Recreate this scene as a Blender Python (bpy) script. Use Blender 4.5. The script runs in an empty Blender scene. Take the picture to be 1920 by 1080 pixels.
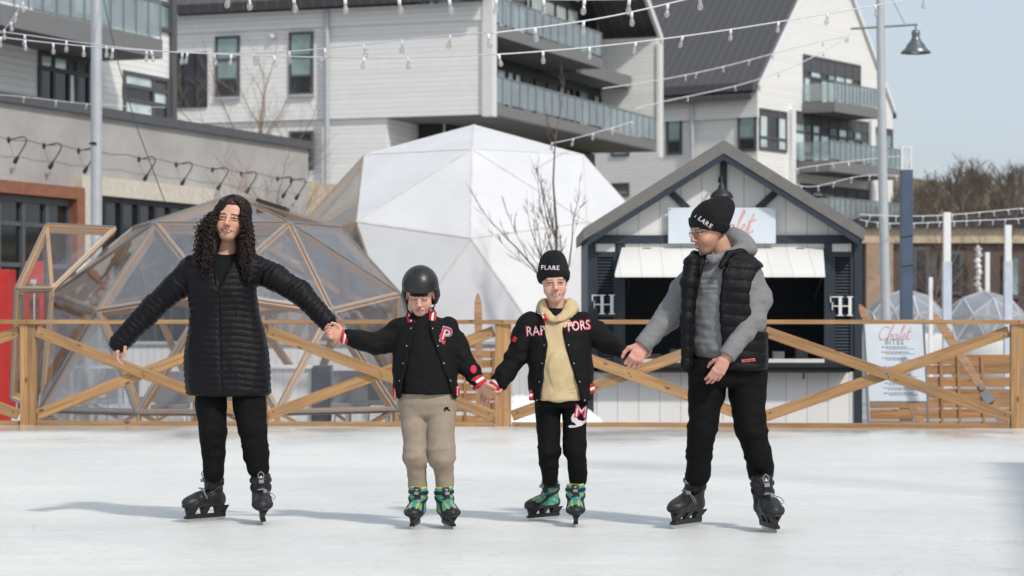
import bpy, math, random
import numpy as np
from mathutils import Vector, Matrix, Euler
from mathutils.bvhtree import BVHTree
R = math.radians
S = bpy.context.scene
COL = S.collection
random.seed(7)
RNG = np.random.RandomState(11)

# ---------------- camera, sky, sun, exposure ----------------
F = 4533.0            # focal length in photo pixels (85 mm, 1920 wide)
H = 1.12              # camera height over the ice
cam_d = bpy.data.cameras.new('camera'); cam = bpy.data.objects.new('camera', cam_d); COL.objects.link(cam)
cam_d.lens = 85; cam_d.sensor_width = 36; cam_d.shift_y = 0.03125
cam_d.clip_end = 3000; cam_d.clip_start = 0.1
cam.location = (0, 0, H); cam.rotation_euler = (R(90), 0, 0)
cam_d.dof.use_dof = True; cam_d.dof.focus_distance = 13.1; cam_d.dof.aperture_fstop = 5.0
S.camera = cam
SUN = Vector((.98, -1.27, 1.60)).normalized()
world = bpy.data.worlds.new('World'); S.world = world; world.use_nodes = True
nt = world.node_tree; nt.nodes.clear()
wo = nt.nodes.new('ShaderNodeOutputWorld'); bg = nt.nodes.new('ShaderNodeBackground')
sky = nt.nodes.new('ShaderNodeTexSky'); sky.sky_type = 'NISHITA'; sky.sun_disc = False
sky.sun_elevation = math.asin(SUN.z); sky.sun_rotation = math.atan2(SUN.x, SUN.y)
sky.air_density = 1.0; sky.dust_density = 2.6; sky.ozone_density = 2.0
tc = nt.nodes.new('ShaderNodeTexCoord'); mp = nt.nodes.new('ShaderNodeMapping'); mp.inputs['Scale'].default_value = (1, 1, 3.5)
ns = nt.nodes.new('ShaderNodeTexNoise'); ns.inputs['Scale'].default_value = 2.2; ns.inputs['Detail'].default_value = 6
rp = nt.nodes.new('ShaderNodeMapRange'); rp.inputs['From Min'].default_value = .38; rp.inputs['From Max'].default_value = .75
rp.inputs['To Min'].default_value = .62; rp.inputs['To Max'].default_value = .95
mx = nt.nodes.new('ShaderNodeMix'); mx.data_type = 'RGBA'
mx.inputs[7].default_value = (4.05, 4.48, 5.0, 1)     # thin high cloud veil
L = nt.links.new
L(tc.outputs['Generated'], mp.inputs['Vector']); L(mp.outputs[0], ns.inputs['Vector']); L(ns.outputs[0], rp.inputs[0])
L(rp.outputs[0], mx.inputs[0]); L(sky.outputs[0], mx.inputs[6]); L(mx.outputs[2], bg.inputs[0]); L(bg.outputs[0], wo.inputs[0])
bg.inputs[1].default_value = 0.138
sun_d = bpy.data.lights.new('sun', 'SUN'); sun = bpy.data.objects.new('sun', sun_d); COL.objects.link(sun)
sun_d.energy = 2.35; sun_d.angle = R(3.2); sun_d.color = (1, .95, .88)
sun.rotation_euler = (-SUN).to_track_quat('-Z', 'Y').to_euler(); sun.location = (8, -8, 14)
S.view_settings.view_transform = 'Standard'; S.view_settings.look = 'None'
S.view_settings.exposure = 0.22; S.view_settings.gamma = 1; S.view_settings.use_curve_mapping = False
S.cycles.max_bounces = 8; S.cycles.transparent_max_bounces = 24

def W(px, py, Y):                      # a photo pixel at distance Y, as a world point
    return Vector(((px-960)*Y/F, Y, H+(600-py)*Y/F))

# ---------------- object helpers ----------------
def tag(o, label=None, cat=None, group=None, kind=None):
    if label: o['label'] = label
    if cat: o['category'] = cat
    if group: o['group'] = group
    if kind: o['kind'] = kind
    return o
def thing(name, label, cat, loc=(0,0,0), group=None):
    o = bpy.data.objects.new(name, None); COL.objects.link(o); o.location = loc; o.empty_display_size = .1
    return tag(o, label, cat, group)
def adopt(o, parent, world=True):
    if parent is None: return o
    o.parent = parent
    if world and parent.type == 'EMPTY': o.matrix_parent_inverse = Matrix.Translation(-Vector(parent.location))
    return o
def copy_tree(o, parent=None):
    c = o.copy(); COL.objects.link(c)
    if parent: c.parent = parent
    for ch in list(o.children): copy_tree(ch, c)
    return c
def add_obj(name, me, parent=None, world=True):
    o = bpy.data.objects.new(name, me); COL.objects.link(o)
    return adopt(o, parent, world)

class MB:
    def __init__(s): s.v = []; s.f = []; s.m = []; s.sm = []
    def add(s, vs, fs, mi=0, smooth=False):
        b = len(s.v); s.v += [tuple(v) for v in vs]
        for f in fs: s.f.append([i+b for i in f]); s.m.append(mi); s.sm.append(smooth)
        return s
    def box(s, lo, hi, mi=0, M=None):
        x0,y0,z0 = lo; x1,y1,z1 = hi
        vs = [Vector(p) for p in ((x0,y0,z0),(x1,y0,z0),(x1,y1,z0),(x0,y1,z0),(x0,y0,z1),(x1,y0,z1),(x1,y1,z1),(x0,y1,z1))]
        if M is not None: vs = [M @ v for v in vs]
        return s.add(vs, [(0,3,2,1),(4,5,6,7),(0,1,5,4),(1,2,6,5),(2,3,7,6),(3,0,4,7)], mi)
    def bar(s, a, b, w, t, up=(0,0,1), mi=0):     # rectangular bar from a to b; w across, t along 'up'
        a = Vector(a); b = Vector(b); d = (b-a); l = d.length; d = d/l
        side = d.cross(Vector(up)); 
        if side.length < 1e-5: side = d.cross(Vector((0,1,0)))
        side.normalize(); u = side.cross(d).normalized()
        vs = [a+side*sx*w/2+u*su*t/2+d*e*l for e in (0,1) for sx,su in ((-1,-1),(1,-1),(1,1),(-1,1))]
        return s.add(vs, [(0,3,2,1),(4,5,6,7),(0,1,5,4),(1,2,6,5),(2,3,7,6),(3,0,4,7)], mi)
    def tube(s, pts, r, n=8, mi=0, cap=True):
        pts = [Vector(p) for p in pts]; k = len(pts)
        rr = r if isinstance(r, (list, tuple)) else [r]*k
        vs = []; nrm = None
        for i, p in enumerate(pts):
            t = (pts[min(i+1,k-1)]-pts[max(i-1,0)]).normalized()
            if nrm is None:
                nrm = t.cross(Vector((0,0,1)) if abs(t.z) < .9 else Vector((1,0,0))).normalized()
            nrm = (nrm - t*nrm.dot(t)).normalized(); bn = t.cross(nrm)
            for j in range(n):
                a = 2*math.pi*j/n; vs.append(p+(nrm*math.cos(a)+bn*math.sin(a))*rr[i])
        fs = [(i*n+j, i*n+(j+1)%n, (i+1)*n+(j+1)%n, (i+1)*n+j) for i in range(k-1) for j in range(n)]
        s.add(vs, fs, mi, True)
        if cap: s.add(vs[:n], [list(range(n))[::-1]], mi); s.add(vs[-n:], [list(range(n))], mi)
        return s
    def prism(s, poly, vec, mi=0):                 # planar polygon extruded by vec
        n = len(poly); vec = Vector(vec); p = [Vector(q) for q in poly]
        vs = p + [q+vec for q in p]
        return s.add(vs, [list(range(n))[::-1], list(range(n, 2*n))]+[(i,(i+1)%n,(i+1)%n+n,i+n) for i in range(n)], mi)
    def lathe(s, prof, c=(0,0,0), n=16, mi=0, ax='z'):
        vs = []
        for r, z in prof:
            for j in range(n):
                a = 2*math.pi*j/n; x, y = r*math.cos(a), r*math.sin(a)
                vs.append(Vector(c)+Vector((x,y,z) if ax == 'z' else ((x,z,y) if ax=='y' else (z,x,y))))
        fs = [(i*n+j, i*n+(j+1)%n, (i+1)*n+(j+1)%n, (i+1)*n+j) for i in range(len(prof)-1) for j in range(n)]
        return s.add(vs, fs, mi, True)
    def build(s, name, mats, parent=None, world=True, bevel=0):
        me = bpy.data.meshes.new(name); me.from_pydata(s.v, [], s.f)
        for m in (mats if isinstance(mats, (list, tuple)) else [mats]): me.materials.append(m)
        me.polygons.foreach_set('material_index', s.m); me.polygons.foreach_set('use_smooth', s.sm)
        me.update()
        import bmesh
        bm = bmesh.new(); bm.from_mesh(me); bmesh.ops.recalc_face_normals(bm, faces=bm.faces); bm.to_mesh(me); bm.free()
        o = add_obj(name, me, parent, world)
        if bevel:
            b = o.modifiers.new('bevel', 'BEVEL'); b.width = bevel; b.segments = 2; b.limit_method = 'ANGLE'
        return o

# ---------------- materials ----------------
def new_mat(name):
    m = bpy.data.materials.new(name); m.use_nodes = True; n = m.node_tree.nodes; n.clear()
    o = n.new('ShaderNodeOutputMaterial'); p = n.new('ShaderNodeBsdfPrincipled'); m.node_tree.links.new(p.outputs[0], o.inputs[0])
    return m, n, m.node_tree.links.new, p, o
def mat(name, c, rough=.6, metal=0, var=.12, vs=6, bump=0, bs=40, scale=(1,1,1), coat=0, sheen=0, spec=None, c2=None):
    m, n, L, p, o = new_mat(name)
    tc = n.new('ShaderNodeTexCoord'); mp = n.new('ShaderNodeMapping'); mp.inputs['Scale'].default_value = scale
    L(tc.outputs['Object'], mp.inputs[0])
    p.inputs['Roughness'].default_value = rough; p.inputs['Metallic'].default_value = metal
    if spec is not None: p.inputs['Specular IOR Level'].default_value = spec
    if coat: p.inputs['Coat Weight'].default_value = coat
    if sheen: p.inputs['Sheen Weight'].default_value = sheen; p.inputs['Sheen Roughness'].default_value = .5
    c = tuple(c)[:3]
    if var or c2:
        t = n.new('ShaderNodeTexNoise'); t.inputs['Scale'].default_value = vs; t.inputs['Detail'].default_value = 6; t.inputs['Roughness'].default_value = .6
        L(mp.outputs[0], t.inputs[0])
        cr = n.new('ShaderNodeValToRGB'); L(t.outputs[0], cr.inputs[0])
        a = tuple(x*(1-var) for x in c) if not c2 else c2
        b = tuple(min(1, x*(1+var)) for x in c)
        cr.color_ramp.elements[0].position = .3; cr.color_ramp.elements[1].position = .7
        cr.color_ramp.elements[0].color = (*a, 1); cr.color_ramp.elements[1].color = (*b, 1)
        L(cr.outputs[0], p.inputs['Base Color'])
    else: p.inputs['Base Color'].default_value = (*c, 1)
    if bump:
        t2 = n.new('ShaderNodeTexNoise'); t2.inputs['Scale'].default_value = bs; t2.inputs['Detail'].default_value = 4
        L(mp.outputs[0], t2.inputs[0]); bp = n.new('ShaderNodeBump'); bp.inputs['Strength'].default_value = bump; bp.inputs['Distance'].default_value = .01
        L(t2.outputs[0], bp.inputs['Height']); L(bp.outputs[0], p.inputs['Normal'])
    return m
def math_node(n, L, op, a, b=None, c=None):
    q = n.new('ShaderNodeMath'); q.operation = op
    for i, x in enumerate((a, b, c)):
        if x is None: continue
        if isinstance(x, (int, float)): q.inputs[i].default_value = x
        else: L(x, q.inputs[i])
    return q.outputs[0]
def lines_mat(name, c, pitch, axis='Z', gap=.06, dark=.45, rough=.55, dirv=None, var=.06, bumpd=.02):
    """boards / seams: a repeating groove along one axis (or along dot(pos, dirv))"""
    m, n, L, p, o = new_mat(name)
    tc = n.new('ShaderNodeTexCoord')
    if dirv is None:
        sx = n.new('ShaderNodeSeparateXYZ'); L(tc.outputs['Object'], sx.inputs[0]); co = sx.outputs[axis]
    else:
        vd = n.new('ShaderNodeVectorMath'); vd.operation = 'DOT_PRODUCT'; L(tc.outputs['Object'], vd.inputs[0]); vd.inputs[1].default_value = dirv; co = vd.outputs['Value']
    fr = math_node(n, L, 'FRACT', math_node(n, L, 'DIVIDE', co, pitch))
    line = math_node(n, L, 'LESS_THAN', fr, gap)
    idx = math_node(n, L, 'FLOOR', math_node(n, L, 'DIVIDE', co, pitch))
    wn = n.new('ShaderNodeTexWhiteNoise'); wn.noise_dimensions = '1D'; L(idx, wn.inputs['W'])
    t = n.new('ShaderNodeTexNoise'); t.inputs['Scale'].default_value = 2.5; t.inputs['Detail'].default_value = 6; L(tc.outputs['Object'], t.inputs[0])
    v = math_node(n, L, 'ADD', math_node(n, L, 'MULTIPLY', wn.outputs[0], var), math_node(n, L, 'MULTIPLY', t.outputs[0], var*2))
    v = math_node(n, L, 'ADD', v, 1-var*1.5)
    v = math_node(n, L, 'MULTIPLY', v, math_node(n, L, 'SUBTRACT', 1, math_node(n, L, 'MULTIPLY', line, 1-dark)))
    mxx = n.new('ShaderNodeVectorMath'); mxx.operation = 'SCALE'; mxx.inputs[0].default_value = tuple(c)[:3]; L(v, mxx.inputs['Scale'])
    L(mxx.outputs[0], p.inputs['Base Color']); p.inputs['Roughness'].default_value = rough
    bp = n.new('ShaderNodeBump'); bp.inputs['Distance'].default_value = bumpd; bp.inputs['Strength'].default_value = .6
    L(fr, bp.inputs['Height']); L(bp.outputs[0], p.inputs['Normal'])
    return m
def wood_mat(name, c, dark, rough=.6):
    m, n, L, p, o = new_mat(name)
    tc = n.new('ShaderNodeTexCoord'); oi = n.new('ShaderNodeObjectInfo')
    ad = n.new('ShaderNodeVectorMath'); ad.operation = 'ADD'; L(tc.outputs['Object'], ad.inputs[0])
    rv = math_node(n, L, 'MULTIPLY', oi.outputs['Random'], 37.0); L(rv, ad.inputs[1])
    mp = n.new('ShaderNodeMapping'); mp.inputs['Scale'].default_value = (1.2, 22, 22); L(ad.outputs[0], mp.inputs[0])
    t = n.new('ShaderNodeTexNoise'); t.inputs['Scale'].default_value = 1.6; t.inputs['Detail'].default_value = 7; t.inputs['Distortion'].default_value = .6; L(mp.outputs[0], t.inputs[0])
    cr = n.new('ShaderNodeValToRGB'); L(t.outputs[0], cr.inputs[0])
    cr.color_ramp.elements[0].position = .3; cr.color_ramp.elements[1].position = .72
    cr.color_ramp.elements[0].color = (*dark, 1); cr.color_ramp.elements[1].color = (*c, 1)
    # knots
    mp2 = n.new('ShaderNodeMapping'); mp2.inputs['Scale'].default_value = (3.2, 7, 7); L(ad.outputs[0], mp2.inputs[0])
    vo = n.new('ShaderNodeTexVoronoi'); vo.inputs['Scale'].default_value = 1.0; L(mp2.outputs[0], vo.inputs[0])
    k = n.new('ShaderNodeMapRange'); k.inputs['From Min'].default_value = .06; k.inputs['From Max'].default_value = .14; L(vo.outputs['Distance'], k.inputs[0])
    mx = n.new('ShaderNodeMix'); mx.data_type = 'RGBA'; L(k.outputs[0], mx.inputs[0]); mx.inputs[6].default_value = (*[x*.45 for x in dark], 1); L(cr.outputs[0], mx.inputs[7])
    br = n.new('ShaderNodeHueSaturation'); L(mx.outputs[2], br.inputs['Color'])
    L(math_node(n, L, 'ADD', math_node(n, L, 'MULTIPLY', oi.outputs['Random'], .28), .86), br.inputs['Value'])
    wt = n.new('ShaderNodeTexNoise'); wt.inputs['Scale'].default_value = 2.3; wt.inputs['Detail'].default_value = 8; wt.inputs['Roughness'].default_value = .7; L(ad.outputs[0], wt.inputs[0])
    wr = n.new('ShaderNodeMapRange'); wr.inputs['From Min'].default_value = .5; wr.inputs['From Max'].default_value = .72; wr.inputs['To Max'].default_value = .55; L(wt.outputs[0], wr.inputs[0])
    wx = n.new('ShaderNodeMix'); wx.data_type = 'RGBA'; L(wr.outputs[0], wx.inputs[0]); L(br.outputs[0], wx.inputs[6]); wx.inputs[7].default_value = (sum(c)/3*.75, sum(c)/3*.66, sum(c)/3*.52, 1)
    L(wx.outputs[2], p.inputs['Base Color']); p.inputs['Roughness'].default_value = rough
    bp = n.new('ShaderNodeBump'); bp.inputs['Distance'].default_value = .002; bp.inputs['Strength'].default_value = .4; L(t.outputs[0], bp.inputs['Height']); L(bp.outputs[0], p.inputs['Normal'])
    return m
def clear_mat(name, tint=(.93,.94,.96), haze=.10, gloss=.12, rough=.06, dirt=.08):
    m, n, L, p, o = new_mat(name); n.remove(p)
    tr = n.new('ShaderNodeBsdfTransparent'); tr.inputs[0].default_value = (*tint, 1)
    gl = n.new('ShaderNodeBsdfGlossy'); gl.inputs['Roughness'].default_value = rough
    df = n.new('ShaderNodeBsdfDiffuse'); df.inputs[0].default_value = (.75,.76,.8,1)
    fr = n.new('ShaderNodeFresnel'); fr.inputs[0].default_value = 1.45
    tc = n.new('ShaderNodeTexCoord'); t = n.new('ShaderNodeTexNoise'); t.inputs['Scale'].default_value = 1.7; t.inputs['Detail'].default_value = 5; L(tc.outputs['Object'], t.inputs[0])
    hz = math_node(n, L, 'ADD', math_node(n, L, 'MULTIPLY', t.outputs[0], dirt*2), haze-dirt)
    a = n.new('ShaderNodeMixShader'); L(hz, a.inputs[0]); L(tr.outputs[0], a.inputs[1]); L(df.outputs[0], a.inputs[2])
    b = n.new('ShaderNodeMixShader'); L(math_node(n, L, 'ADD', math_node(n, L, 'MULTIPLY', fr.outputs[0], .55), gloss*.3), b.inputs[0]); L(a.outputs[0], b.inputs[1]); L(gl.outputs[0], b.inputs[2])
    t2 = n.new('ShaderNodeTexNoise'); t2.inputs['Scale'].default_value = 2.3; L(tc.outputs['Object'], t2.inputs[0])
    bp = n.new('ShaderNodeBump'); bp.inputs['Distance'].default_value = .04; bp.inputs['Strength'].default_value = .35; L(t2.outputs[0], bp.inputs['Height']); L(bp.outputs[0], gl.inputs['Normal'])
    L(b.outputs[0], o.inputs[0]); return m
def col_mat(name, rough=.6, sheen=0, coat=0, bump=0, bs=120, spec=.5, sss=0, var=.1):
    m, n, L, p, o = new_mat(name)
    a = n.new('ShaderNodeAttribute'); a.attribute_name = 'Col'
    tc = n.new('ShaderNodeTexCoord'); t = n.new('ShaderNodeTexNoise'); t.inputs['Scale'].default_value = 35; t.inputs['Detail'].default_value = 5; L(tc.outputs['Object'], t.inputs[0])
    sc = n.new('ShaderNodeVectorMath'); sc.operation = 'SCALE'; L(a.outputs['Color'], sc.inputs[0])
    L(math_node(n, L, 'ADD', math_node(n, L, 'MULTIPLY', t.outputs[0], 2*var), 1-var), sc.inputs['Scale'])
    L(sc.outputs[0], p.inputs['Base Color']); p.inputs['Roughness'].default_value = rough; p.inputs['Specular IOR Level'].default_value = spec
    if sheen: p.inputs['Sheen Weight'].default_value = sheen
    if coat: p.inputs['Coat Weight'].default_value = coat
    if sss:
        p.inputs['Subsurface Weight'].default_value = sss; p.inputs['Subsurface Radius'].default_value = (1, .35, .2); p.inputs['Subsurface Scale'].default_value = .008
    if bump:
        t2 = n.new('ShaderNodeTexNoise'); t2.inputs['Scale'].default_value = bs; L(tc.outputs['Object'], t2.inputs[0])
        bp = n.new('ShaderNodeBump'); bp.inputs['Distance'].default_value = .003; bp.inputs['Strength'].default_value = bump; L(t2.outputs[0], bp.inputs['Height']); L(bp.outputs[0], p.inputs['Normal'])
    return m

M = {}
M['fence'] = wood_mat('fence_wood', (.47,.27,.115), (.25,.13,.05))
M['strut'] = wood_mat('pale_wood', (.60,.37,.19), (.42,.24,.11), .5)
M['ski'] = wood_mat('ski_wood', (.52,.31,.17), (.30,.16,.08), .45)
M['slat'] = wood_mat('slat_wood', (.50,.26,.11), (.27,.13,.05), .6)
M['steel'] = mat('grey_steel', (.22,.23,.24), .5, .2, .1)
M['galv'] = mat('galvanised', (.50,.52,.54), .45, .35, .08, 3)
M['dark_metal'] = mat('dark_metal', (.035,.037,.042), .45, .3)
M['black'] = mat('black_paint', (.015,.016,.018), .5)
M['navy'] = mat('navy_paint', (.023,.032,.048), .5, var=.15, bump=.1)
M['blue_post'] = mat('blue_post_paint', (.07,.10,.155), .5, var=.18, vs=3)
M['white'] = mat('white_paint', (.72,.72,.70), .5, var=.05)
M['white_bright'] = mat('white_enamel', (.80,.80,.79), .4, var=.03)
M['white_boards'] = lines_mat('white_vertical_boards', (.76,.75,.73), .27, 'X', .035, .55)
M['cream'] = mat('cream_render', (.54,.49,.41), .8)
M['concrete'] = mat('podium_concrete', (.375,.36,.34), .85, var=.14, vs=.8, bump=.2, bs=8)
M['char'] = mat('charcoal_trim', (.085,.086,.09), .6, var=.1)
M['slabgrey'] = mat('slab_grey', (.19,.19,.19), .7, var=.08)
M['siding'] = lines_mat('white_lap_siding', (.87,.86,.83), .19, 'Z', .10, .66)
M['roof'] = None
M['brown'] = mat('brown_frame', (.25,.095,.05), .55, var=.2)
M['glass_dark'] = mat('dark_glass', (.012,.014,.016), .07, 0, .3, 1.5, spec=.8)
M['glass_teal'] = mat('teal_glass', (.28,.37,.35), .12, .25, .3, .9, spec=.8)
M['glass_light'] = mat('curtain_sky_glass', (.66,.74,.73), .15, .3, .22, 1.1, spec=.8)  # curtain tone, brightened to paint in the sky reflected by the panes
M['rail_glass'] = clear_mat('railing_glass', (.78,.90,.89), .20, .3, .05, .06)
M['clear'] = clear_mat('clear_vinyl', (.985,.985,.99), .018, .05, .05, .012)
M['clear2'] = clear_mat('milky_vinyl', (.85,.87,.9), .22, .2, .12, .12)
M['membrane'] = mat('white_membrane', (.63,.63,.64), .55, var=.05, vs=1.2, bump=.15, bs=2)
M['seam'] = mat('seam_tape', (.60,.59,.56), .6)
M['bark'] = mat('young_bark', (.16,.12,.095), .85, var=.3, vs=12)
M['twig'] = mat('pale_twig', (.30,.21,.15), .85, var=.3, vs=12)
M['rubber'] = mat('black_rubber', (.012,.012,.013), .6)
M['blade'] = mat('blade_steel', (.65,.66,.68), .25, .9, .05)
M['red'] = mat('red_paint', (.48,.025,.018), .45, var=.1)
M['snow'] = mat('snow', (.80,.82,.85), .75, var=.06, vs=3, bump=.5, bs=5)
# ---------------- ground, ice ----------------
def ground_mat():
    m, n, L, p, o = new_mat('plaza_concrete')
    tc = n.new('ShaderNodeTexCoord'); t = n.new('ShaderNodeTexNoise'); t.inputs['Scale'].default_value = .25; t.inputs['Detail'].default_value = 10; L(tc.outputs['Object'], t.inputs[0])
    cr = n.new('ShaderNodeValToRGB'); L(t.outputs[0], cr.inputs[0]); e = cr.color_ramp.elements
    e[0].position = .35; e[0].color = (.24,.235,.23,1); e[1].position = .7; e[1].color = (.40,.395,.385,1)
    L(cr.outputs[0], p.inputs['Base Color']); p.inputs['Roughness'].default_value = .8
    return m
g = MB(); g.box((-900,-60,-1.0), (900,1500,-.5)); tag(g.build('ground', ground_mat()), kind='structure')
def ice_mat():
    m, n, L, p, o = new_mat('rink_ice')
    tc = n.new('ShaderNodeTexCoord')
    def noise(sc, scale=(1,1,1), det=6, rough=.6):
        mp = n.new('ShaderNodeMapping'); mp.inputs['Scale'].default_value = scale; L(tc.outputs['Object'], mp.inputs[0])
        t = n.new('ShaderNodeTexNoise'); t.inputs['Scale'].default_value = sc; t.inputs['Detail'].default_value = det; t.inputs['Roughness'].default_value = rough; L(mp.outputs[0], t.inputs[0]); return t.outputs[0]
    big = noise(.35, (1,1,1), 8, .62); fine = noise(9, (1,.6,1), 7, .7); scr = noise(3.0, (.35,5,1), 6, .7)
    # thin scratches / cracks left by blades
    wv = n.new('ShaderNodeTexVoronoi'); wv.feature = 'DISTANCE_TO_EDGE'; wv.inputs['Scale'].default_value = .9
    mp = n.new('ShaderNodeMapping'); mp.inputs['Scale'].default_value = (.5,1,1); L(tc.outputs['Object'], mp.inputs[0])
    av = n.new('ShaderNodeVectorMath'); av.operation = 'ADD'; L(mp.outputs[0], av.inputs[0])
    nz = n.new('ShaderNodeTexNoise'); nz.inputs['Scale'].default_value = 1.5; nz.inputs['Detail'].default_value = 4; L(tc.outputs['Object'], nz.inputs[0])
    L(nz.outputs['Color'], av.inputs[1]); L(av.outputs[0], wv.inputs[0])
    crack = n.new('ShaderNodeMapRange'); crack.inputs['From Min'].default_value = 0; crack.inputs['From Max'].default_value = .008; crack.inputs['To Min'].default_value = .86; crack.inputs['To Max'].default_value = 1; L(wv.outputs[0], crack.inputs[0])
    cr = n.new('ShaderNodeValToRGB'); L(big, cr.inputs[0]); e = cr.color_ramp.elements
    e[0].position = .25; e[0].color = (.565,.59,.565,1); e[1].position = .60; e[1].color = (.74,.74,.705,1)
    v = math_node(n, L, 'ADD', math_node(n, L, 'MULTIPLY', fine, .22), math_node(n, L, 'MULTIPLY', scr, .26))
    sp = n.new('ShaderNodeMapRange'); sp.inputs['From Min'].default_value = .60; sp.inputs['From Max'].default_value = .72; sp.inputs['To Max'].default_value = .07; L(noise(22,(1,.45,1),3,.7), sp.inputs[0])
    v = math_node(n, L, 'ADD', v, sp.outputs[0]); v = math_node(n, L, 'ADD', v, .75); v = math_node(n, L, 'MULTIPLY', v, crack.outputs[0])
    for rot, scl, wd, amt in ((.5,(.22,2.6,1),.010,1.12),(-.35,(.3,2.2,1),.009,.88),(1.2,(.4,3.0,1),.008,.88)):
        m2 = n.new('ShaderNodeMapping'); m2.inputs['Rotation'].default_value = (0,0,rot); m2.inputs['Scale'].default_value = scl; L(tc.outputs['Object'], m2.inputs[0])
        a2 = n.new('ShaderNodeVectorMath'); a2.operation = 'ADD'; L(m2.outputs[0], a2.inputs[0]); L(nz.outputs['Color'], a2.inputs[1])
        w2 = n.new('ShaderNodeTexVoronoi'); w2.feature = 'DISTANCE_TO_EDGE'; w2.inputs['Scale'].default_value = 1.4; L(a2.outputs[0], w2.inputs[0])
        c2 = n.new('ShaderNodeMapRange'); c2.inputs['From Max'].default_value = wd; c2.inputs['To Min'].default_value = amt; c2.inputs['To Max'].default_value = 1; L(w2.outputs[0], c2.inputs[0]); v = math_node(n, L, 'MULTIPLY', v, c2.outputs[0])
    sc = n.new('ShaderNodeVectorMath'); sc.operation = 'SCALE'; L(cr.outputs[0], sc.inputs[0]); L(v, sc.inputs['Scale'])
    ICEC = sc
    # wet film toward the far edge and the right corner
    sx = n.new('ShaderNodeSeparateXYZ'); L(tc.outputs['Object'], sx.inputs[0])
    wet = n.new('ShaderNodeMapRange'); wet.inputs['From Min'].default_value = 17; wet.inputs['From Max'].default_value = 25; L(sx.outputs[1], wet.inputs[0])
    wetn = math_node(n, L, 'MULTIPLY', wet.outputs[0], noise(.5, (1,.7,1), 5))
    rg = n.new('ShaderNodeMapRange'); rg.inputs['From Min'].default_value = .25; rg.inputs['From Max'].default_value = .52; rg.inputs['To Min'].default_value = .36; rg.inputs['To Max'].default_value = .03; L(wetn, rg.inputs[0])
    rr = math_node(n, L, 'ADD', rg.outputs[0], math_node(n, L, 'MULTIPLY', scr, .12))
    wm_ = n.new('ShaderNodeMix'); wm_.data_type = 'RGBA'; wf = n.new('ShaderNodeMapRange'); wf.inputs['From Min'].default_value = .40; wf.inputs['From Max'].default_value = .58; wf.inputs['To Max'].default_value = .55; L(wetn, wf.inputs[0])
    L(wf.outputs[0], wm_.inputs[0]); L(ICEC.outputs[0], wm_.inputs[6]); wm_.inputs[7].default_value = (.36,.385,.36,1); L(wm_.outputs[2], p.inputs['Base Color'])
    L(rr, p.inputs['Roughness']); p.inputs['IOR'].default_value = 1.31; p.inputs['Subsurface Weight'].default_value = .55; p.inputs['Subsurface Radius'].default_value = (.8,1,1.1); p.inputs['Subsurface Scale'].default_value = .2
    bp = n.new('ShaderNodeBump'); bp.inputs['Distance'].default_value = .006; bp.inputs['Strength'].default_value = .5
    L(math_node(n, L, 'ADD', fine, math_node(n, L, 'MULTIPLY', scr, .6)), bp.inputs['Height']); L(bp.outputs[0], p.inputs['Normal'])
    L(math_node(n, L, 'SUBTRACT', .5, math_node(n, L, 'MULTIPLY', wf.outputs[0], .85)), bp.inputs['Strength'])
    return m
def YF(px): return 25.85-.75*px/1920           # the fence line comes slightly nearer to the right
ice = MB(); nx, ny = 24, 30
a = W(-900, 600, YF(-900)); b = W(2900, 600, YF(2900))
ice.prism([(-14,-4,-.12), (14,-4,-.12), (b.x,b.y+.12,-.12), (a.x,a.y+.12,-.12)], (0,0,.12))
tag(ice.build('ice', ice_mat()), kind='structure')

# ---------------- rink fence ----------------
def board(name, a, b, w, t, m, parent, up=(0,0,1), wide_up=True, bevel=.004):
    """plank with its own frame: local X runs along it; w = visible height, t = thickness"""
    a = Vector(a); b = Vector(b); d = b-a; l = d.length; d.normalize()
    s = d.cross(Vector(up)).normalized(); u = s.cross(d).normalized()
    me = MB(); me.box((0,-t/2,-w/2), (l,t/2,w/2))
    o = me.build(name, m, None, bevel=bevel)
    mw = Matrix((( d.x, s.x, u.x, a.x), (d.y, s.y, u.y, a.y), (d.z, s.z, u.z, a.z), (0,0,0,1)))
    o.matrix_basis = mw
    adopt(o, parent); return o
fence = thing('rink_fence', 'low timber rink fence with crossed diagonal braces behind the skaters', 'fence', (0, 25.5, 0))
def FP(px, z, off=0): 
    Y = YF(px); return Vector(((px-960)*Y/F, Y+off, z))
posts = [-397, 53, 486, 943, 1417, 1909, 2380]
for i, p in enumerate(posts):
    for dx, dy, wdt in ((-7, 0, .085), (8, .012, .085)):
        c = FP(p+dx, 0, dy); board('post', c+Vector((0,0,-.5)), c+Vector((0,0,1.075)), wdt, .09, M['fence'], fence, up=(1,0,0))
    if i+1 < len(posts):
        q = posts[i+1]
        board('top_rail', FP(p+.5, 1.10), FP(q-.5, 1.10), .045, .14, M['fence'], fence)
        board('bottom_rail', FP(p+17, .022, -.012), FP(q-17, .022, -.012), .045, .09, M['fence'], fence)
        l0, l1 = p+17, q-17; mid = (l0+l1)/2
        board('brace', FP(l0, 1.0, -.03), FP(l1, .11, -.03), .115, .04, M['fence'], fence)
        board('brace', FP(l0, .11, .015), FP(l1, 1.0, .015), .115, .04, M['fence'], fence)

for i in range(len(posts)-1):
    l0, l1 = posts[i]+17, posts[i+1]-17
    for px, z, off in ((l0+10,.97,-.052),(l1-10,.14,-.052),((l0+l1)/2-1,.56,-.052),((l0+l1)/2+2,.53,-.052),(l0+10,.15,-.007),(l1-10,.96,-.007)):
        MB().lathe([(0,-.004),(.007,-.004),(.007,.002),(0,.002)], FP(px, z, off), 8, 0, 'y').build('screw', M['dark_metal'], fence)

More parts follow.
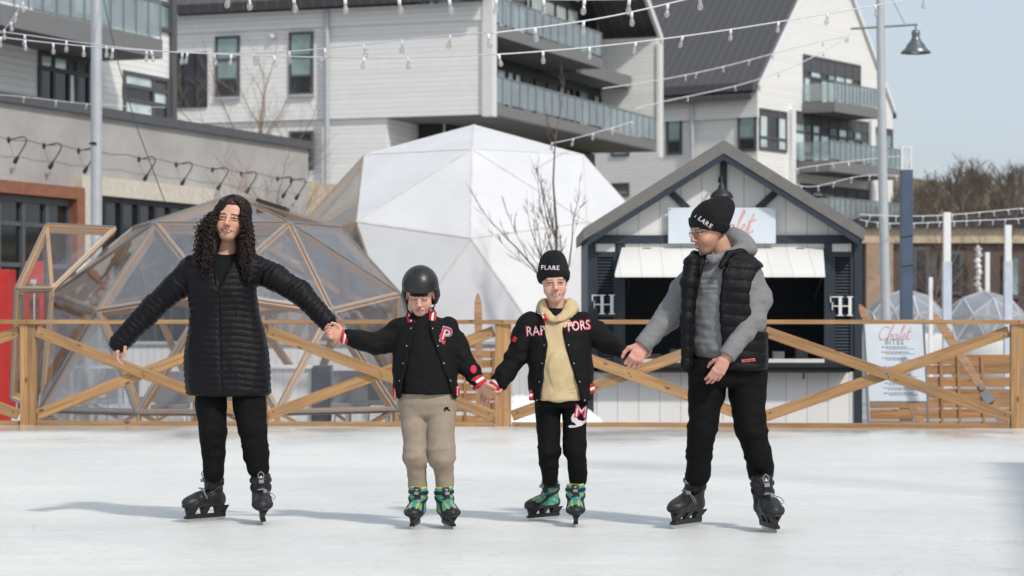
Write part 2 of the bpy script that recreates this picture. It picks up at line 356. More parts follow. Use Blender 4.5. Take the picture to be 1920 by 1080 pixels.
# ---------------- lettering helpers ----------------
def text_mesh(body, size, extrude=0, shear=0, offset=0, spacing=1, align='CENTER'):
    c = bpy.data.curves.new('t', 'FONT'); c.body = body; c.size = size; c.extrude = extrude; c.shear = shear; c.offset = offset
    c.space_character = spacing; c.align_x = align; c.align_y = 'CENTER'; c.resolution_u = 3
    o = bpy.data.objects.new('t', c); COL.objects.link(o)
    dg = bpy.context.evaluated_depsgraph_get(); dg.update()
    me = bpy.data.meshes.new_from_object(o.evaluated_get(dg)); COL.objects.unlink(o); bpy.data.objects.remove(o)
    vs = [v.co.copy() for v in me.vertices]; fs = [list(p.vertices) for p in me.polygons]
    bpy.data.meshes.remove(me); return vs, fs
def text_obj(name, body, size, at, m, parent, extrude=.004, shear=0, offset=0, spacing=1, tilt=0):
    vs, fs = text_mesh(body, size, extrude, shear, offset, spacing)
    c, s = math.cos(tilt), math.sin(tilt)
    mb = MB(); mb.add([Vector(at)+Vector((v.x*c-v.y*s, -v.z, v.x*s+v.y*c)) for v in vs], fs)
    return mb.build(name, m, parent)
M['red_ink'] = mat('red_lettering', (.80,.16,.15), .5); M['pink_ink'] = mat('pink_lettering', (.80,.38,.36), .5); M['grey_ink'] = mat('grey_lettering', (.30,.34,.40), .5)
SCRIPT = [[(.62,.86),(.50,.98),(.28,.95),(.08,.70),(.02,.38),(.14,.08),(.36,.02),(.58,.16)],
    [(.62,.05),(.80,.55),(.96,1.02),(.88,1.08),(.80,.80),(.70,.05),(.84,.36),(.98,.42),(.98,.22),(.96,.04),(1.06,.06)],
    [(1.38,.38),(1.22,.42),(1.10,.20),(1.18,.03),(1.32,.16),(1.40,.40),(1.36,.08),(1.48,.08)],
    [(1.48,.08),(1.66,.62),(1.76,1.0),(1.68,1.05),(1.60,.60),(1.58,.10),(1.70,.08)],
    [(1.72,.18),(1.88,.30),(1.90,.42),(1.80,.40),(1.74,.18),(1.82,.03),(1.98,.12)],
    [(2.0,.10),(2.16,.66),(2.22,.92)],[(2.16,.66),(2.10,.14),(2.18,.03),(2.34,.14)],[(2.02,.55),(2.38,.64)]]
def script_word(name, at, size, m, parent, r=.012):
    mb = MB()
    for st in SCRIPT:
        pts = []
        n = len(st)
        for i in range(n-1):
            p0, p1, p2, p3 = [Vector(st[max(0,min(n-1,j))]) for j in (i-1,i,i+1,i+2)]
            for k in range(4):
                t = k/4; pts.append(.5*((2*p1)+(-p0+p2)*t+(2*p0-5*p1+4*p2-p3)*t*t+(-p0+3*p1-3*p2+p3)*t**3))
        pts.append(Vector(st[-1]))
        P = [Vector(at)+Vector(((q.x-1.2+q.y*.22)*size, 0, (q.y-.5)*size)) for q in pts]
        mb.tube(P, r, 5)
    return mb.build(name, m, parent)

# ---------------- kiosk ----------------
KY = 31.0
def K(px, py, y=KY): return W(px, py, y)
kiosk = thing('food_kiosk', 'white and navy timber chalet kiosk with a pitched roof and open serving hatch', 'kiosk', (K(1358,600).x, KY, -.5))
def kbox(px0, px1, py0, py1, y0, y1, mb=None, mi=0):
    mb = mb or MB(); a = K(px0, py1); b = K(px1, py0)     # measured on the front plane
    return mb.box((a.x, y0, a.z), (b.x, y1, b.z), mi)
zb = -.5; kL, kR = K(1102,0).x, K(1616,0).x
def KZ(py): return H+(600-py)*KY/F
def KX(px): return (px-960)*KY/F
wall = MB()
wall.box((KX(1112), KY, KZ(697)-1.2), (KX(1602), KY+.08, KZ(697)))                 # lower front
wall.prism([(KX(1106),KY+.01,KZ(441)), (KX(1612),KY+.01,KZ(441)), (KX(1612),KY+.01,KZ(428)), (KX(1357),KY+.01,KZ(272)), (KX(1106),KY+.01,KZ(428))], (0,.08,0))
wall.box((KX(1172), KY, KZ(469)), (KX(1545), KY+.08, KZ(457)))                     # band over the hatch
for p0, p1 in ((1117,1153),(1560,1596)): wall.box((KX(p0), KY, KZ(472)), (KX(p1), KY+.08, KZ(457)))
wall.build('front_wall', M['white_boards'], kiosk)
sw = MB()
sw.box((kL, KY+.09, zb), (kL+.09, KY+3.0, KZ(436))); sw.box((kR-.09, KY+.09, zb), (kR, KY+3.0, KZ(436)))
sw.box((kL+.09, KY+2.9, zb), (kR-.09, KY+3.0, KZ(436))); sw.prism([(kL,KY+2.92,KZ(436)), (kR,KY+2.92,KZ(436)), (KX(1357),KY+2.92,KZ(285))], (0,.08,0))
sw.build('side_walls', lines_mat('side_boards', (.05,.07,.1), .2, 'Z', .05, .6), kiosk)
MB().box((kL+.09, KY+.1, -.46), (kR-.09, KY+2.9, -.4)).build('floor', M['black'], kiosk)
ci = MB().box((kL+.1, KY+.45, -.4), (kR-.1, KY+.95, .5), 0)
for i in range(9):
    x_ = KX(1186+i*40+random.random()*10); h_ = .66+.22*random.random()
    if i % 3 == 0: ci.lathe([(0,.5),(.07,.5),(.055,h_),(0,h_)], (x_, KY+.62, 0), 12, 1)
    else: ci.box((x_-.07, KY+.5, .5), (x_+.08, KY+.72, h_), 1)
ci.build('back_counter', [M['dark_metal'], M['slabgrey']], kiosk)
tr = MB()
for p0, p1, q0, q1, e in ((1102,1113,441,860,.03),(1157,1172,457,690,.02),(1545,1558,457,690,.02),(1601,1616,441,860,.03)):
    tr.box((KX(p0), KY-e, KZ(q1)), (KX(p1), KY+.085, KZ(q0)-.001))
tr.box((KX(1113), KY-.035, KZ(457)), (KX(1601), KY+.085, KZ(441)))
tr.box((KX(1350), KY-.03, KZ(390)), (KX(1363), KY+.01, KZ(286)))
for a, b in (((1246,350),(1290,392)),((1466,350),(1420,392))):
    tr.bar(K(*a)+Vector((0,-.012,0)), K(*b)+Vector((0,-.012,0)), .03, .09, up=(1,0,.9))
for p0, p1 in ((1153,1157),(1113,1117),(1558,1560),(1596,1601)): tr.box((KX(p0), KY-.005, KZ(472)), (KX(p1), KY+.08, KZ(457)))
tr.build('trim', M['navy'], kiosk, bevel=.003)
for p0, p1 in ((1113,1157),(1558,1601)):
    sh = MB(); sh.box((KX(p0), KY-.012, KZ(690)), (KX(p0)+.05, KY+.08, KZ(472))); sh.box((KX(p1)-.05, KY-.012, KZ(690)), (KX(p1), KY+.08, KZ(472)))
    for q0, q1 in ((472,482),(588,594),(680,690)): sh.box((KX(p0)+.05, KY-.010, KZ(q1)), (KX(p1)-.05, KY+.08, KZ(q0)))
    q = 485
    while q < 678:
        if not 583 < q < 594:
            z = KZ(q); sh.bar((KX(p0)+.05, KY+.02, z), (KX(p1)-.05, KY+.02, z), .05, .012, up=(0,-.75,.6))
        q += 6
    sh.box((KX(p0)+.05, KY+.055, KZ(690)), (KX(p1)-.05, KY+.08, KZ(472)))
    sh.build('louvred_shutter', M['navy'], kiosk)
rf = MB(); y0, y1 = KY-.30, KY+3.25
ap = W(1357, 262, y0); el = W(1094, 428, y0); er = W(1621, 428, y0); th = .17
for e in (el, er):
    rf.prism([(e.x,y0,e.z), (ap.x,y0,ap.z), (ap.x,y0,ap.z-th), (e.x,y0,e.z-th*.9)], (0,y1-y0,0))
rf.build('roof', mat('kiosk_roof_grey', (.17,.165,.155), .6, var=.1), kiosk)
fb = MB()
for e, s in ((el,1),(er,-1)):
    fb.prism([(e.x+s*.06,y0+.015,e.z-.13), (ap.x,y0+.015,ap.z-th-.002), (ap.x,y0+.015,ap.z-th-.085), (e.x+s*.06,y0+.015,e.z-.215)], (0,.04,0))
fb.build('bargeboard', M['navy'], kiosk)
aw = MB()
A = [Vector((KX(1166),KY-.02,KZ(470))), Vector((KX(1543),KY-.02,KZ(470))), Vector((KX(1532),KY-.80,1.655)), Vector((KX(1148),KY-.80,1.655))]
aw.prism(A, (0,.012,.045)); 
awo = aw.build('awning_hatch', lines_mat('hatch_boards', (.74,.73,.70), .27, 'X', .03, .7), kiosk)
hg = MB(); 
for px in (1212, 1500): hg.box((KX(px-8), KY-.06, KZ(473)), (KX(px+8), KY-.02, KZ(465)))
hg.tube([(KX(1166),KY-.03,KZ(469)),(KX(1545),KY-.03,KZ(469))], .012, 6)
for px in (1178, 1530): hg.tube([(KX(px),KY-.7,KZ(514)),(KX(px)-.02,KY-.02,KZ(560))], .009, 6)
hg.build('hinge', M['black'], kiosk)
ct = MB(); ct.box((KX(1116), KY-.34, KZ(688)), (KX(1592), KY+.2, KZ(680))); ct.box((KX(1120), KY-.30, KZ(698)), (KX(1588), KY-.002, KZ(688)-.002))
for px in (1180, 1350, 1503): ct.box((KX(px-1.5), KY-.22, KZ(710)), (KX(px+1.5), KY-.19, KZ(698)-.002))
ct.build('counter', M['black'], kiosk)
si = MB(); si.box((KX(1172), KY-.04, KZ(680)+.002), (KX(1545), KY+.12, KZ(673))); si.build('window_sill', M['white'], kiosk)
sg = MB(); sg.box((KX(1252), KY-.10, KZ(457)), (KX(1453), KY-.07, KZ(390)))
sgo = sg.build('sign_board', mat('pale_sign', (.66,.72,.78), .5, var=.04), kiosk, bevel=.003)
for px in (1256, 1449): MB().lathe([(0,-.004),(.008,-.004),(.008,.004),(0,.004)], (KX(px), KY-.104, KZ(393)), 8, 0, 'y').build('screw', M['steel'], sgo)
script_word('lettering', (KX(1364), KY-.103, KZ(418)), .275, M['pink_ink'], sgo, .008)
def fh(px, py):
    mb = MB(); c = Vector((KX(px), KY-.035, KZ(py))); h = .25
    def b(x0, x1, z0, z1): mb.box((c.x+x0, c.y-.012, c.z+z0), (c.x+x1, c.y+.014, c.z+z1))
    for x in (-.03, .095):
        b(x-.02, x+.02, -h/2+.012, h/2-.012); b(x-.04, x+.04, h/2-.012, h/2); b(x-.04, x+.04, -h/2, -h/2+.012)
    b(-.01, .075, -.006, .008); b(-.125, -.05, -.006, .008); b(-.135, -.125, -.05, .05)
    b(-.155, -.07, h/2-.014, h/2-.001); b(-.16, -.148, h/2-.08, h/2)
    return mb.build('emblem_lettering', M['white_bright'], kiosk)
fh(1133, 571); fh(1579, 574)
bl = MB(); c = W(1353, 366, KY-.36); 
bl.lathe([(.02,.16),(.03,.14),(.045,.10),(.05,.08),(.12,.03),(.145,-.01),(.15,-.04),(.14,-.04),(.11,.02),(0,.05)], c, 20)
blo = bl.build('barn_lamp', M['black'], kiosk)
MB().tube([c+Vector((0,0,.14)), c+Vector((0,0,.22)), c+Vector((0,.1,.28)), c+Vector((0,.3,.24)), c+Vector((0,.43,.15))], .014, 8).build('lamp_arm', M['black'], blo)
MB().lathe([(0,-.05),(.03,-.04),(.035,0),(.02,.04)], c, 12).build('bulb', M['white_bright'], blo)

# ---------------- menu board ----------------
sb = thing('menu_board', 'white sandwich board menu with pink script heading beside the kiosk', 'sign', W(1680, 700, 27.6))
Yb = 27.6
def B(px, py, dy=0): return W(px, py, Yb+dy)
pn = MB(); pn.prism([B(1621,601), B(1729,601), B(1737,752), B(1630,752)], (0,.025,0)); pno = pn.build('board', mat('menu_white', (.70,.76,.82), .35, var=.04), sb)
fr = MB()
for a, b in (((1619,598),(1632,880)),((1731,598),(1744,880))): fr.bar(B(*a,.02), B(*b,.02), .022, .03, up=(0,1,0)); fr.bar(B(a[0],a[1],.06), B(b[0],b[1],.75), .022, .02, up=(0,1,0))
fr.bar(B(1631,754,.01), B(1738,754,.01), .02, .02); fr.build('frame', M['steel'], sb)
script_word('lettering', B(1677,624,-.004), .155, M['pink_ink'], pno, .0036)
text_obj('lettering', 'BITES', .08, B(1677,641.5,-.003), M['grey_ink'], pno, .002, spacing=1.15)
for i, (t, y) in enumerate((('HOT CHOCOLATE  CIDER',650.5),('PRETZEL  POUTINE',660),('GRILLED CHEESE',671),('SOUP OF THE DAY',688),('SOFT DRINKS',703),('COOKIES  SQUARES',718),('CHIPS  POPCORN',727),('ASK ABOUT OUR SPECIALS',737))):
    for k, s in ((0,.034),(1,.02)):
        vs = MB()
        # blurred menu rows in the photo: rows of short word-length strokes
        x = 1677-(26-8*k)+random.random()*4
        while x < 1677+(24+10*k):
            w = 2.5+random.random()*5; a = B(x+(y-650)*.06, y+3.4*k, -.002); b = B(x+w+(y-650)*.06, y+3.4*k, -.002)
            vs.box((a.x, a.y-.0015, a.z-s*.2), (b.x, b.y, b.z+s*.2)); x += w+1.6
        vs.build('menu_row', M['grey_ink'], pno)

# ---------------- wooden skis ----------------
def ski(label, a, b, w, tipped=True, Y=26.6, Y2=None, bind=True, group='old wooden skis leaning behind the fence'):
    Y2 = Y2 or Y; A = W(*a, Y); Bq = W(*b, Y2); d = A-Bq; l = d.length; d.normalize()
    t = thing('wooden_ski', label, 'ski', Bq, group)
    s = d.cross(Vector((0,1,0))).normalized(); n = s.cross(d)
    prof = [(0,1),(.5*l,.85),(l-.22,1.05),(l-.1,.9),(l-.04,.55),(l,.06)]; pts = [Bq+d*x+s*w/2*f for x,f in prof]+[Bq+d*x-s*w/2*f for x,f in prof[::-1]]
    me = MB(); me.prism(pts, n*.022); o = me.build('ski_body', M['ski'], t, bevel=.003)
    if bind:
        me = MB(); c = Bq+d*l*.42-n*.02; me.bar(c-d*.07, c+d*.07, w*1.15, .05, up=n); me.bar(c+d*.1, c+d*.17, w*.5, .03, up=n); me.build('binding', M['steel'], t)
    return t
ski('upright old wooden ski with a pointed tip between the two boys', (896,549), (900,860), .085, Y=27.4, bind=False)
ski('weathered wooden ski leaning left, its tip poking up at the kiosk corner', (1611,570), (1762,862), .10, Y=28.1, Y2=27.8)
ski('weathered wooden ski leaning left, right of the menu board', (1752,588), (1925,862), .10, Y=27.2, Y2=26.7)
# ---------------- slatted screens ----------------
def screen(label, x0, x1, ytop, n, Y, battens, pitch=.125, tilt=0, slab=None):
    t = thing('slatted_screen', label, 'screen', W((x0+x1)/2, 860, Y))
    zt = H+(600-ytop)*Y/F
    px0_ = x0 < 1000
    for i in range(n):
        z = zt-i*pitch; a = Vector(((x0-960)*Y/F, Y, z)); b = Vector(((x1-960)*Y/F, Y+tilt, z+(.02*math.sin(i*1.7))))
        board('slat', a, b, pitch*(.72 if px0_ else .86), .022, M['slat'], t)
    for px in battens:
        p = Vector(((px-960)*Y/F, Y-.022, zt+.04)); board('batten', p, p+Vector((.05 if px > 1000 else 0, 0, -n*pitch-.02)), .035, .02, M['slat'], t, up=(1,0,0))
    return t
screen('stack of horizontal timber slats seen low behind the fence, left of the centre post', 846, 935, 664, 11, 28.0, (872, 925))
screen('wide screen of horizontal timber slats low behind the right fence bay', 1632, 1895, 674, 11, 28.6, (1762, 1795, 1840), .13)

# ---------------- geodesic domes ----------------
def geo(c, r, rot, v2=True):
    top = Vector((0,0,1)); P = [top]; z = 1/math.sqrt(5); q = 2*z
    for k in range(5): a = rot+k*R(72); P.append(Vector((q*math.sin(a), -q*math.cos(a), z)))
    for k in range(5): a = rot+R(36)+k*R(72); P.append(Vector((q*math.sin(a), -q*math.cos(a), -z)))
    fs = [(0,1+k,1+(k+1)%5) for k in range(5)] + [(1+k,6+k,1+(k+1)%5) for k in range(5)] + [(1+(k+1)%5,6+k,6+(k+1)%5) for k in range(5)]
    V = []; F2 = []
    def vid(p):
        p = p.normalized()
        for i, w in enumerate(V):
            if (w-p).length < 1e-4: return i
        V.append(p); return len(V)-1
    for a, b, d in fs:
        A, Bv, D = P[a], P[b], P[d]; ab, bd, da = (A+Bv)/2, (Bv+D)/2, (D+A)/2
        for t in ((A,ab,da),(ab,Bv,bd),(da,bd,D),(ab,bd,da)):
            ids = [vid(x) for x in t]
            if all(V[i].z > -.02 for i in ids): F2.append(ids)
    E = set()
    for f in F2:
        for i in range(3): E.add(tuple(sorted((f[i], f[(i+1)%3]))))
    return [Vector(c)+v*r for v in V], sorted(E), F2
def wood_strut(name, a, b, cen, parent, w=.05, dep=.10, m=None, cap=True):
    m = m or M['strut']; mid = (a+b)/2; n = (mid-Vector(cen)).normalized()
    o = board(name, a-n*dep/2, b-n*dep/2, dep, w, m, parent, up=n, bevel=0)
    if cap:
        k = MB(); k.bar(a+n*.012, b+n*.012, w*.32, .022, up=n); k.build('cap_strip', M['steel'], parent)
    return o
C1 = Vector(((437-960)*33.3/F, 33.3, -.05)); R1 = 2.89
V1, E1, F1 = geo(C1, R1, R(36))
dome = thing('clear_dome', 'clear geodesic dome tent with pale timber struts behind the woman', 'dome tent', (C1.x, C1.y, -.5))
for a, b in E1: wood_strut('strut', V1[a], V1[b], C1, dome, .085, .11)
for f in F1:
    p = [V1[i] for i in f]; cc = sum(p, Vector())/3; n = (cc-C1).normalized()
    MB().prism([cc+(q-cc)*.99+n*.004 for q in p], n*.003).build('panel', M['clear'], dome)
base = sorted([i for i in range(len(V1)) if abs(V1[i].z-C1.z) < .05], key=lambda i: math.atan2(V1[i].x-C1.x, V1[i].y-C1.y))
for k, i in enumerate(base):
    j = base[(k+1)%len(base)]; a, b = V1[i], V1[j]; lo = Vector((0,0,-.45))
    wood_strut('riser_post', a, a+lo, C1, dome, .06, .06, cap=False)
    m_ = (a+b)/2; wood_strut('riser_brace', a, m_+lo, C1, dome, .04, .05, cap=False); wood_strut('riser_brace', m_+lo, b, C1, dome, .04, .05, cap=False)
    MB().prism([a+lo, b+lo, b-Vector((0,0,.01)), a-Vector((0,0,.01))], (C1-(a+b)/2).normalized()*-.003).build('riser_panel', M['clear'], dome)
sp = MB(); c = W(507, 384, 33.0); sp.bar(c+Vector((-.17,0,.06)), c+Vector((.24,0,-.07)), .5, .05); sp.build('roof_vent', M['black'], dome)
# vestibule on the left of the clear dome
vy = 32.2
pv = {'a': W(88,421,vy), 'b': W(216,427,vy+.2), 'c': W(31,541,vy-.5), 'd': W(98,541,vy-.5), 'e': W(22,748,vy-.5), 'f': W(78,768,vy-.5), 'g': W(216,427,vy+1.5), 'h': W(88,421,vy+1.4), 'i': W(31,541,vy+1.6), 'j': W(22,748,vy+1.6)}
vest = thing('dome_vestibule', 'boxy clear entrance porch with timber frame on the left side of the dome', 'porch', (pv['e'].x, pv['e'].y, -.5))
cen = (pv['a']+pv['f']+pv['g']+pv['j'])/4
for a, b, c_ in (('a','b',1),('a','c',1),('b','d',1),('c','d',1),('c','e',1),('d','f',1),('e','f',1),('a','h',0),('c','i',1),('h','i',0),('e','j',0),('i','j',0),('h','g',0),('b','g',0)):
    wood_strut('post' if (a+b) in ('ce','df','ij') else 'strut', pv[a], pv[b], cen, vest, .06, .11, cap=bool(c_))
wood_strut('strut', pv['a'], pv['d'], cen, vest, .05, .09, cap=False)
for k in (('a','b','d','c'),('c','d','f','e'),('a','c','i','h'),('c','e','j','i')):
    p = [pv[q] for q in k]; cc = sum(p, Vector())/4; MB().prism(p, (cc-cen).normalized()*.004).build('panel', M['clear'], vest)
dr = MB(); dz = -.5
for x0, x1 in ((34,62),(66,92)): 
    a, b = W(x0,0,vy+.9).x, W(x1,0,vy+.9).x
    for u0,u1 in ((a,a+.05),(b-.05,b)): dr.box((u0,vy+.88,dz),(u1,vy+.94,1.62))
    for zz in (-.1,.75,1.56): dr.box((a+.05,vy+.885,zz),(b-.05,vy+.935,zz+.07))
dr.build('door_frame', M['brown'], vest)
for q in (pv['e'], pv['f'], pv['j']): pass
MB().box((pv['e'].x, vy-.5, -.5), (pv['f'].x, vy-.44, pv['f'].z-.02)).build('kick_board', M['white'], vest)

C2 = Vector(((889-960)*42/F, 42, .75)); R2 = 3.75
V2, E2, F2 = geo(C2, R2, 0)
wd = thing('white_dome', 'big white faceted geodesic dome tent in the middle background', 'dome tent', (C2.x, C2.y, -.5))
for f in F2:
    p = [V2[i] for i in f]; cc = sum(p, Vector())/3; n = (cc-C2).normalized()
    left = (cc.x-C2.x) < -R2*.52 and cc.y < C2.y+1.5
    MB().prism([cc+(q-cc)*.995 for q in p], n*.012).build('clear_panel' if left else 'panel', M['clear'] if left else M['membrane'], wd)
lf = {tuple(sorted((f[i], f[(i+1)%3]))) for f in F2 for i in range(3) if (sum((V2[k] for k in f), Vector())/3-C2).x < -R2*.52}
for e in E2:
    a, b = V2[e[0]], V2[e[1]]
    if e in lf: wood_strut('strut', a, b, C2, wd, .07, .12, cap=False)
    else:
        n = ((a+b)/2-C2).normalized(); k = MB(); k.bar(a+n*.008, b+n*.008, .035, .02, up=n); k.build('seam', M['seam'], wd)
base = sorted([i for i in range(len(V2)) if abs(V2[i].z-C2.z) < .05], key=lambda i: math.atan2(V2[i].x-C2.x, V2[i].y-C2.y))
rs = MB()
for k, i in enumerate(base):
    j = base[(k+1)%len(base)]; a, b = V2[i], V2[j]; rs.prism([a, b, b-Vector((0,0,1.25)), a-Vector((0,0,1.25))], ((a+b)/2-C2).normalized()*.05)
rs.build('base_wall', lines_mat('base_boards', (.72,.72,.71), .15, dirv=(.8,.6,0), gap=.06, dark=.6), wd)
# far pale domes by the right edge
def far_dome(px, pr, apex, Y, label):
    r = pr*Y/F; zc = H+(600-apex)*Y/F-r; c = Vector(((px-960)*Y/F, Y, zc)); Vv, Ee, Ff = geo(c, r, R(10))
    t = thing('small_dome', label, 'dome tent', (c.x, c.y, -.5))
    for f in Ff: MB().prism([Vv[i] for i in f], (sum((Vv[i] for i in f), Vector())/3-c).normalized()*.01).build('panel', M['clear2'], t)
    for a, b in Ee: k = MB(); k.bar(Vv[a], Vv[b], .04, .04); k.build('strut', M['galv'], t)
    MB().lathe([(r,0),(r,-(zc+.5)), (r-.06,-(zc+.5)), (r-.06,0)], c, 20).build('base_ring', M['white'], t)
    return t
far_dome(1697, 82, 543, 58, 'small milky dome tent beyond the menu board')
far_dome(1845, 92, 546, 60, 'small milky dome tent behind the right end of the fence')

# furniture and clutter around and inside the clear dome
def table(px, py, Y, w, label):
    top = W(px, py, Y); t = thing('white_table', label, 'table', (top.x, Y, -.5), 'white tables in the clear dome')
    MB().box((top.x-w/2, Y-.3, top.z-.03), (top.x+w/2, Y+.3, top.z)).build('tabletop', M['white_bright'], t)
    for sx in (-1,1):
        for sy in (-1,1): MB().box((top.x+sx*(w/2-.03)-.025, Y+sy*.27-.025, -.5), (top.x+sx*(w/2-.03)+.025, Y+sy*.27+.025, top.z-.03)).build('leg', M['white_bright'], t)
table(186, 686, 33.2, .72, 'white table standing at the left inside the clear dome')
table(690, 712, 34.4, .62, 'white table standing at the right inside the clear dome')
cb = thing('bar_counter', 'white panelled bar counter inside the clear dome right of the woman', 'counter', W(546, 800, 33.6))
a, b = W(504,686,33.6), W(584,830,33.6); MB().box((a.x, 33.6, -.5), (b.x, 34.3, a.z-.04)).build('counter_body', lines_mat('counter_boards', (.78,.78,.76), .11, 'X', .05, .7), cb)
MB().box((a.x-.04, 33.55, a.z-.038), (b.x+.04, 34.35, a.z)).build('counter_top', M['white_bright'], cb)
cb2 = thing('navy_cabinet', 'dark navy cabinet standing beside the white bar counter', 'cabinet', W(602, 800, 33.6))
a, b = W(586,686,33.5), W(619,830,33.5); MB().box((a.x, 33.5, -.5), (b.x, 34.0, a.z)).build('cabinet_body', M['navy'], cb2, bevel=.01)
MB().box((a.x+.03, 33.488, -.4), (b.x-.03, 33.498, a.z-.06)).build('door', M['navy'], cb2)
def chair(px, Y, label, rz=0, m=None):
    t = thing('lounge_chair', label, 'chair', ((px-960)*Y/F, Y, -.5), 'chairs inside the clear dome')
    x, y = t.location.x, Y; m = m or M['slabgrey']
    MB().box((x-.24,y-.24,-.08),(x+.24,y+.24,-.02)).build('seat', m, t, bevel=.01)
    MB().box((x-.24,y+.2,-.02),(x+.24,y+.24,.42)).build('backrest', m, t, bevel=.01)
    for sx in (-1,1):
        for sy in (-1,1): MB().tube([(x+sx*.2,y+sy*.2,-.08),(x+sx*.24,y+sy*.24,-.5)], .014, 6).build('leg', M['white_bright'], t)
for px, Y, l in ((225,34.6,'grey chair nearest the porch inside the clear dome'),(320,32.8,'grey chair under the woman\'s outstretched right arm'),(655,33.2,'grey chair right of the navy cabinet'),(718,34.2,'grey chair behind the boy in the helmet')): chair(px, Y, l)
ps = thing('map_board', 'white notice board with four red rings seen through the clear dome', 'notice board', W(180, 560, 36.8))
a, b = W(143,493,36.8), W(214,580,36.8); pb = MB().box((a.x,36.8,b.z),(b.x,36.83,a.z)).build('board', M['white_bright'], ps)
for dx, dz in ((166,520),(192,520),(166,548),(192,548)):
    c = W(dx,dz,36.78); k = MB(); k.tube([c+Vector((.085*math.cos(q*.5236),0,.085*math.sin(q*.5236))) for q in range(13)], .013, 6); k.build('red_ring', M['red_ink'], pb)
MB().box(((a.x+b.x)/2-.03,36.84,-.5),((a.x+b.x)/2+.03,36.88,b.z+.3)).build('stand', M['steel'], ps)
rc = thing('red_locker', 'tall bright red locker at the left edge behind the fence', 'cabinet', W(5, 700, 39))
a, b = W(-60,505,39), W(16,500,39); MB().box((a.x,39,-.5),(b.x,39.6,a.z)).build('locker_body', M['red'], rc, bevel=.01)
MB().box((b.x-.32,38.985,-.3),(b.x-.04,38.998,a.z-.1)).build('door', M['red'], rc); MB().box((b.x-.30,38.97,.5),(b.x-.28,38.984,.75)).build('handle', M['white_bright'], rc)
rc2 = thing('red_ticket_booth', 'bright red kiosk panel with a pale window seen through the dome porch', 'panel', W(120, 600, 40)); a, b = W(46,490,40), W(80,700,40)
MB().box((a.x,40,-.5),(b.x,40.1,a.z)).build('booth_wall', M['red'], rc2, bevel=.01); MB().box((a.x+.1,39.985,.6),(b.x-.1,39.998,a.z-.3)).build('window', M['glass_light'], rc2)
lw = thing('white_board_fence', 'low white vertical-board fence behind the domes', 'fence', (0,37.2,-.5)); a, b = W(150,640,37.2), W(1104,640,37.2)
MB().box((a.x,37.2,-.5),(b.x,37.25,a.z-.05)).build('boarding', lines_mat('fence_boards', (.74,.74,.73), .11, 'X', .07, .6), lw)
MB().box((a.x,37.15,a.z-.049),(b.x,37.3,a.z)).build('cap_rail', M['galv'], lw)
sn = thing('snow_pile', 'low heap of cleared snow behind the fence left of the taller boy', 'snow', W(975, 800, 29)); 
def blob(c, r, n=24, amp=.12, sq=.5):
    mb = MB(); vs = []; fs = []
    for i in range(n//2+1):
        th = math.pi/2*i/(n//2)
        for j in range(n):
            ph = 2*math.pi*j/n; d = Vector((math.sin(th)*math.cos(ph), math.sin(th)*math.sin(ph), math.cos(th)))
            k = 1+amp*math.sin(3*ph+2*th)+amp*.6*math.sin(7*ph+5*th); vs.append(Vector(c)+Vector((d.x*r*k, d.y*r*k, d.z*r*sq*k)))
    for i in range(n//2):
        for j in range(n): fs.append((i*n+j, i*n+(j+1)%n, (i+1)*n+(j+1)%n, (i+1)*n+j))
    return mb.add(vs, fs, 0, True)
blob((.12,29.6,-.5), .62, sq=1.0).build('mound', M['snow'], sn); blob((.7,29.9,-.5), .5, sq=1.0).build('mound', M['snow'], sn)
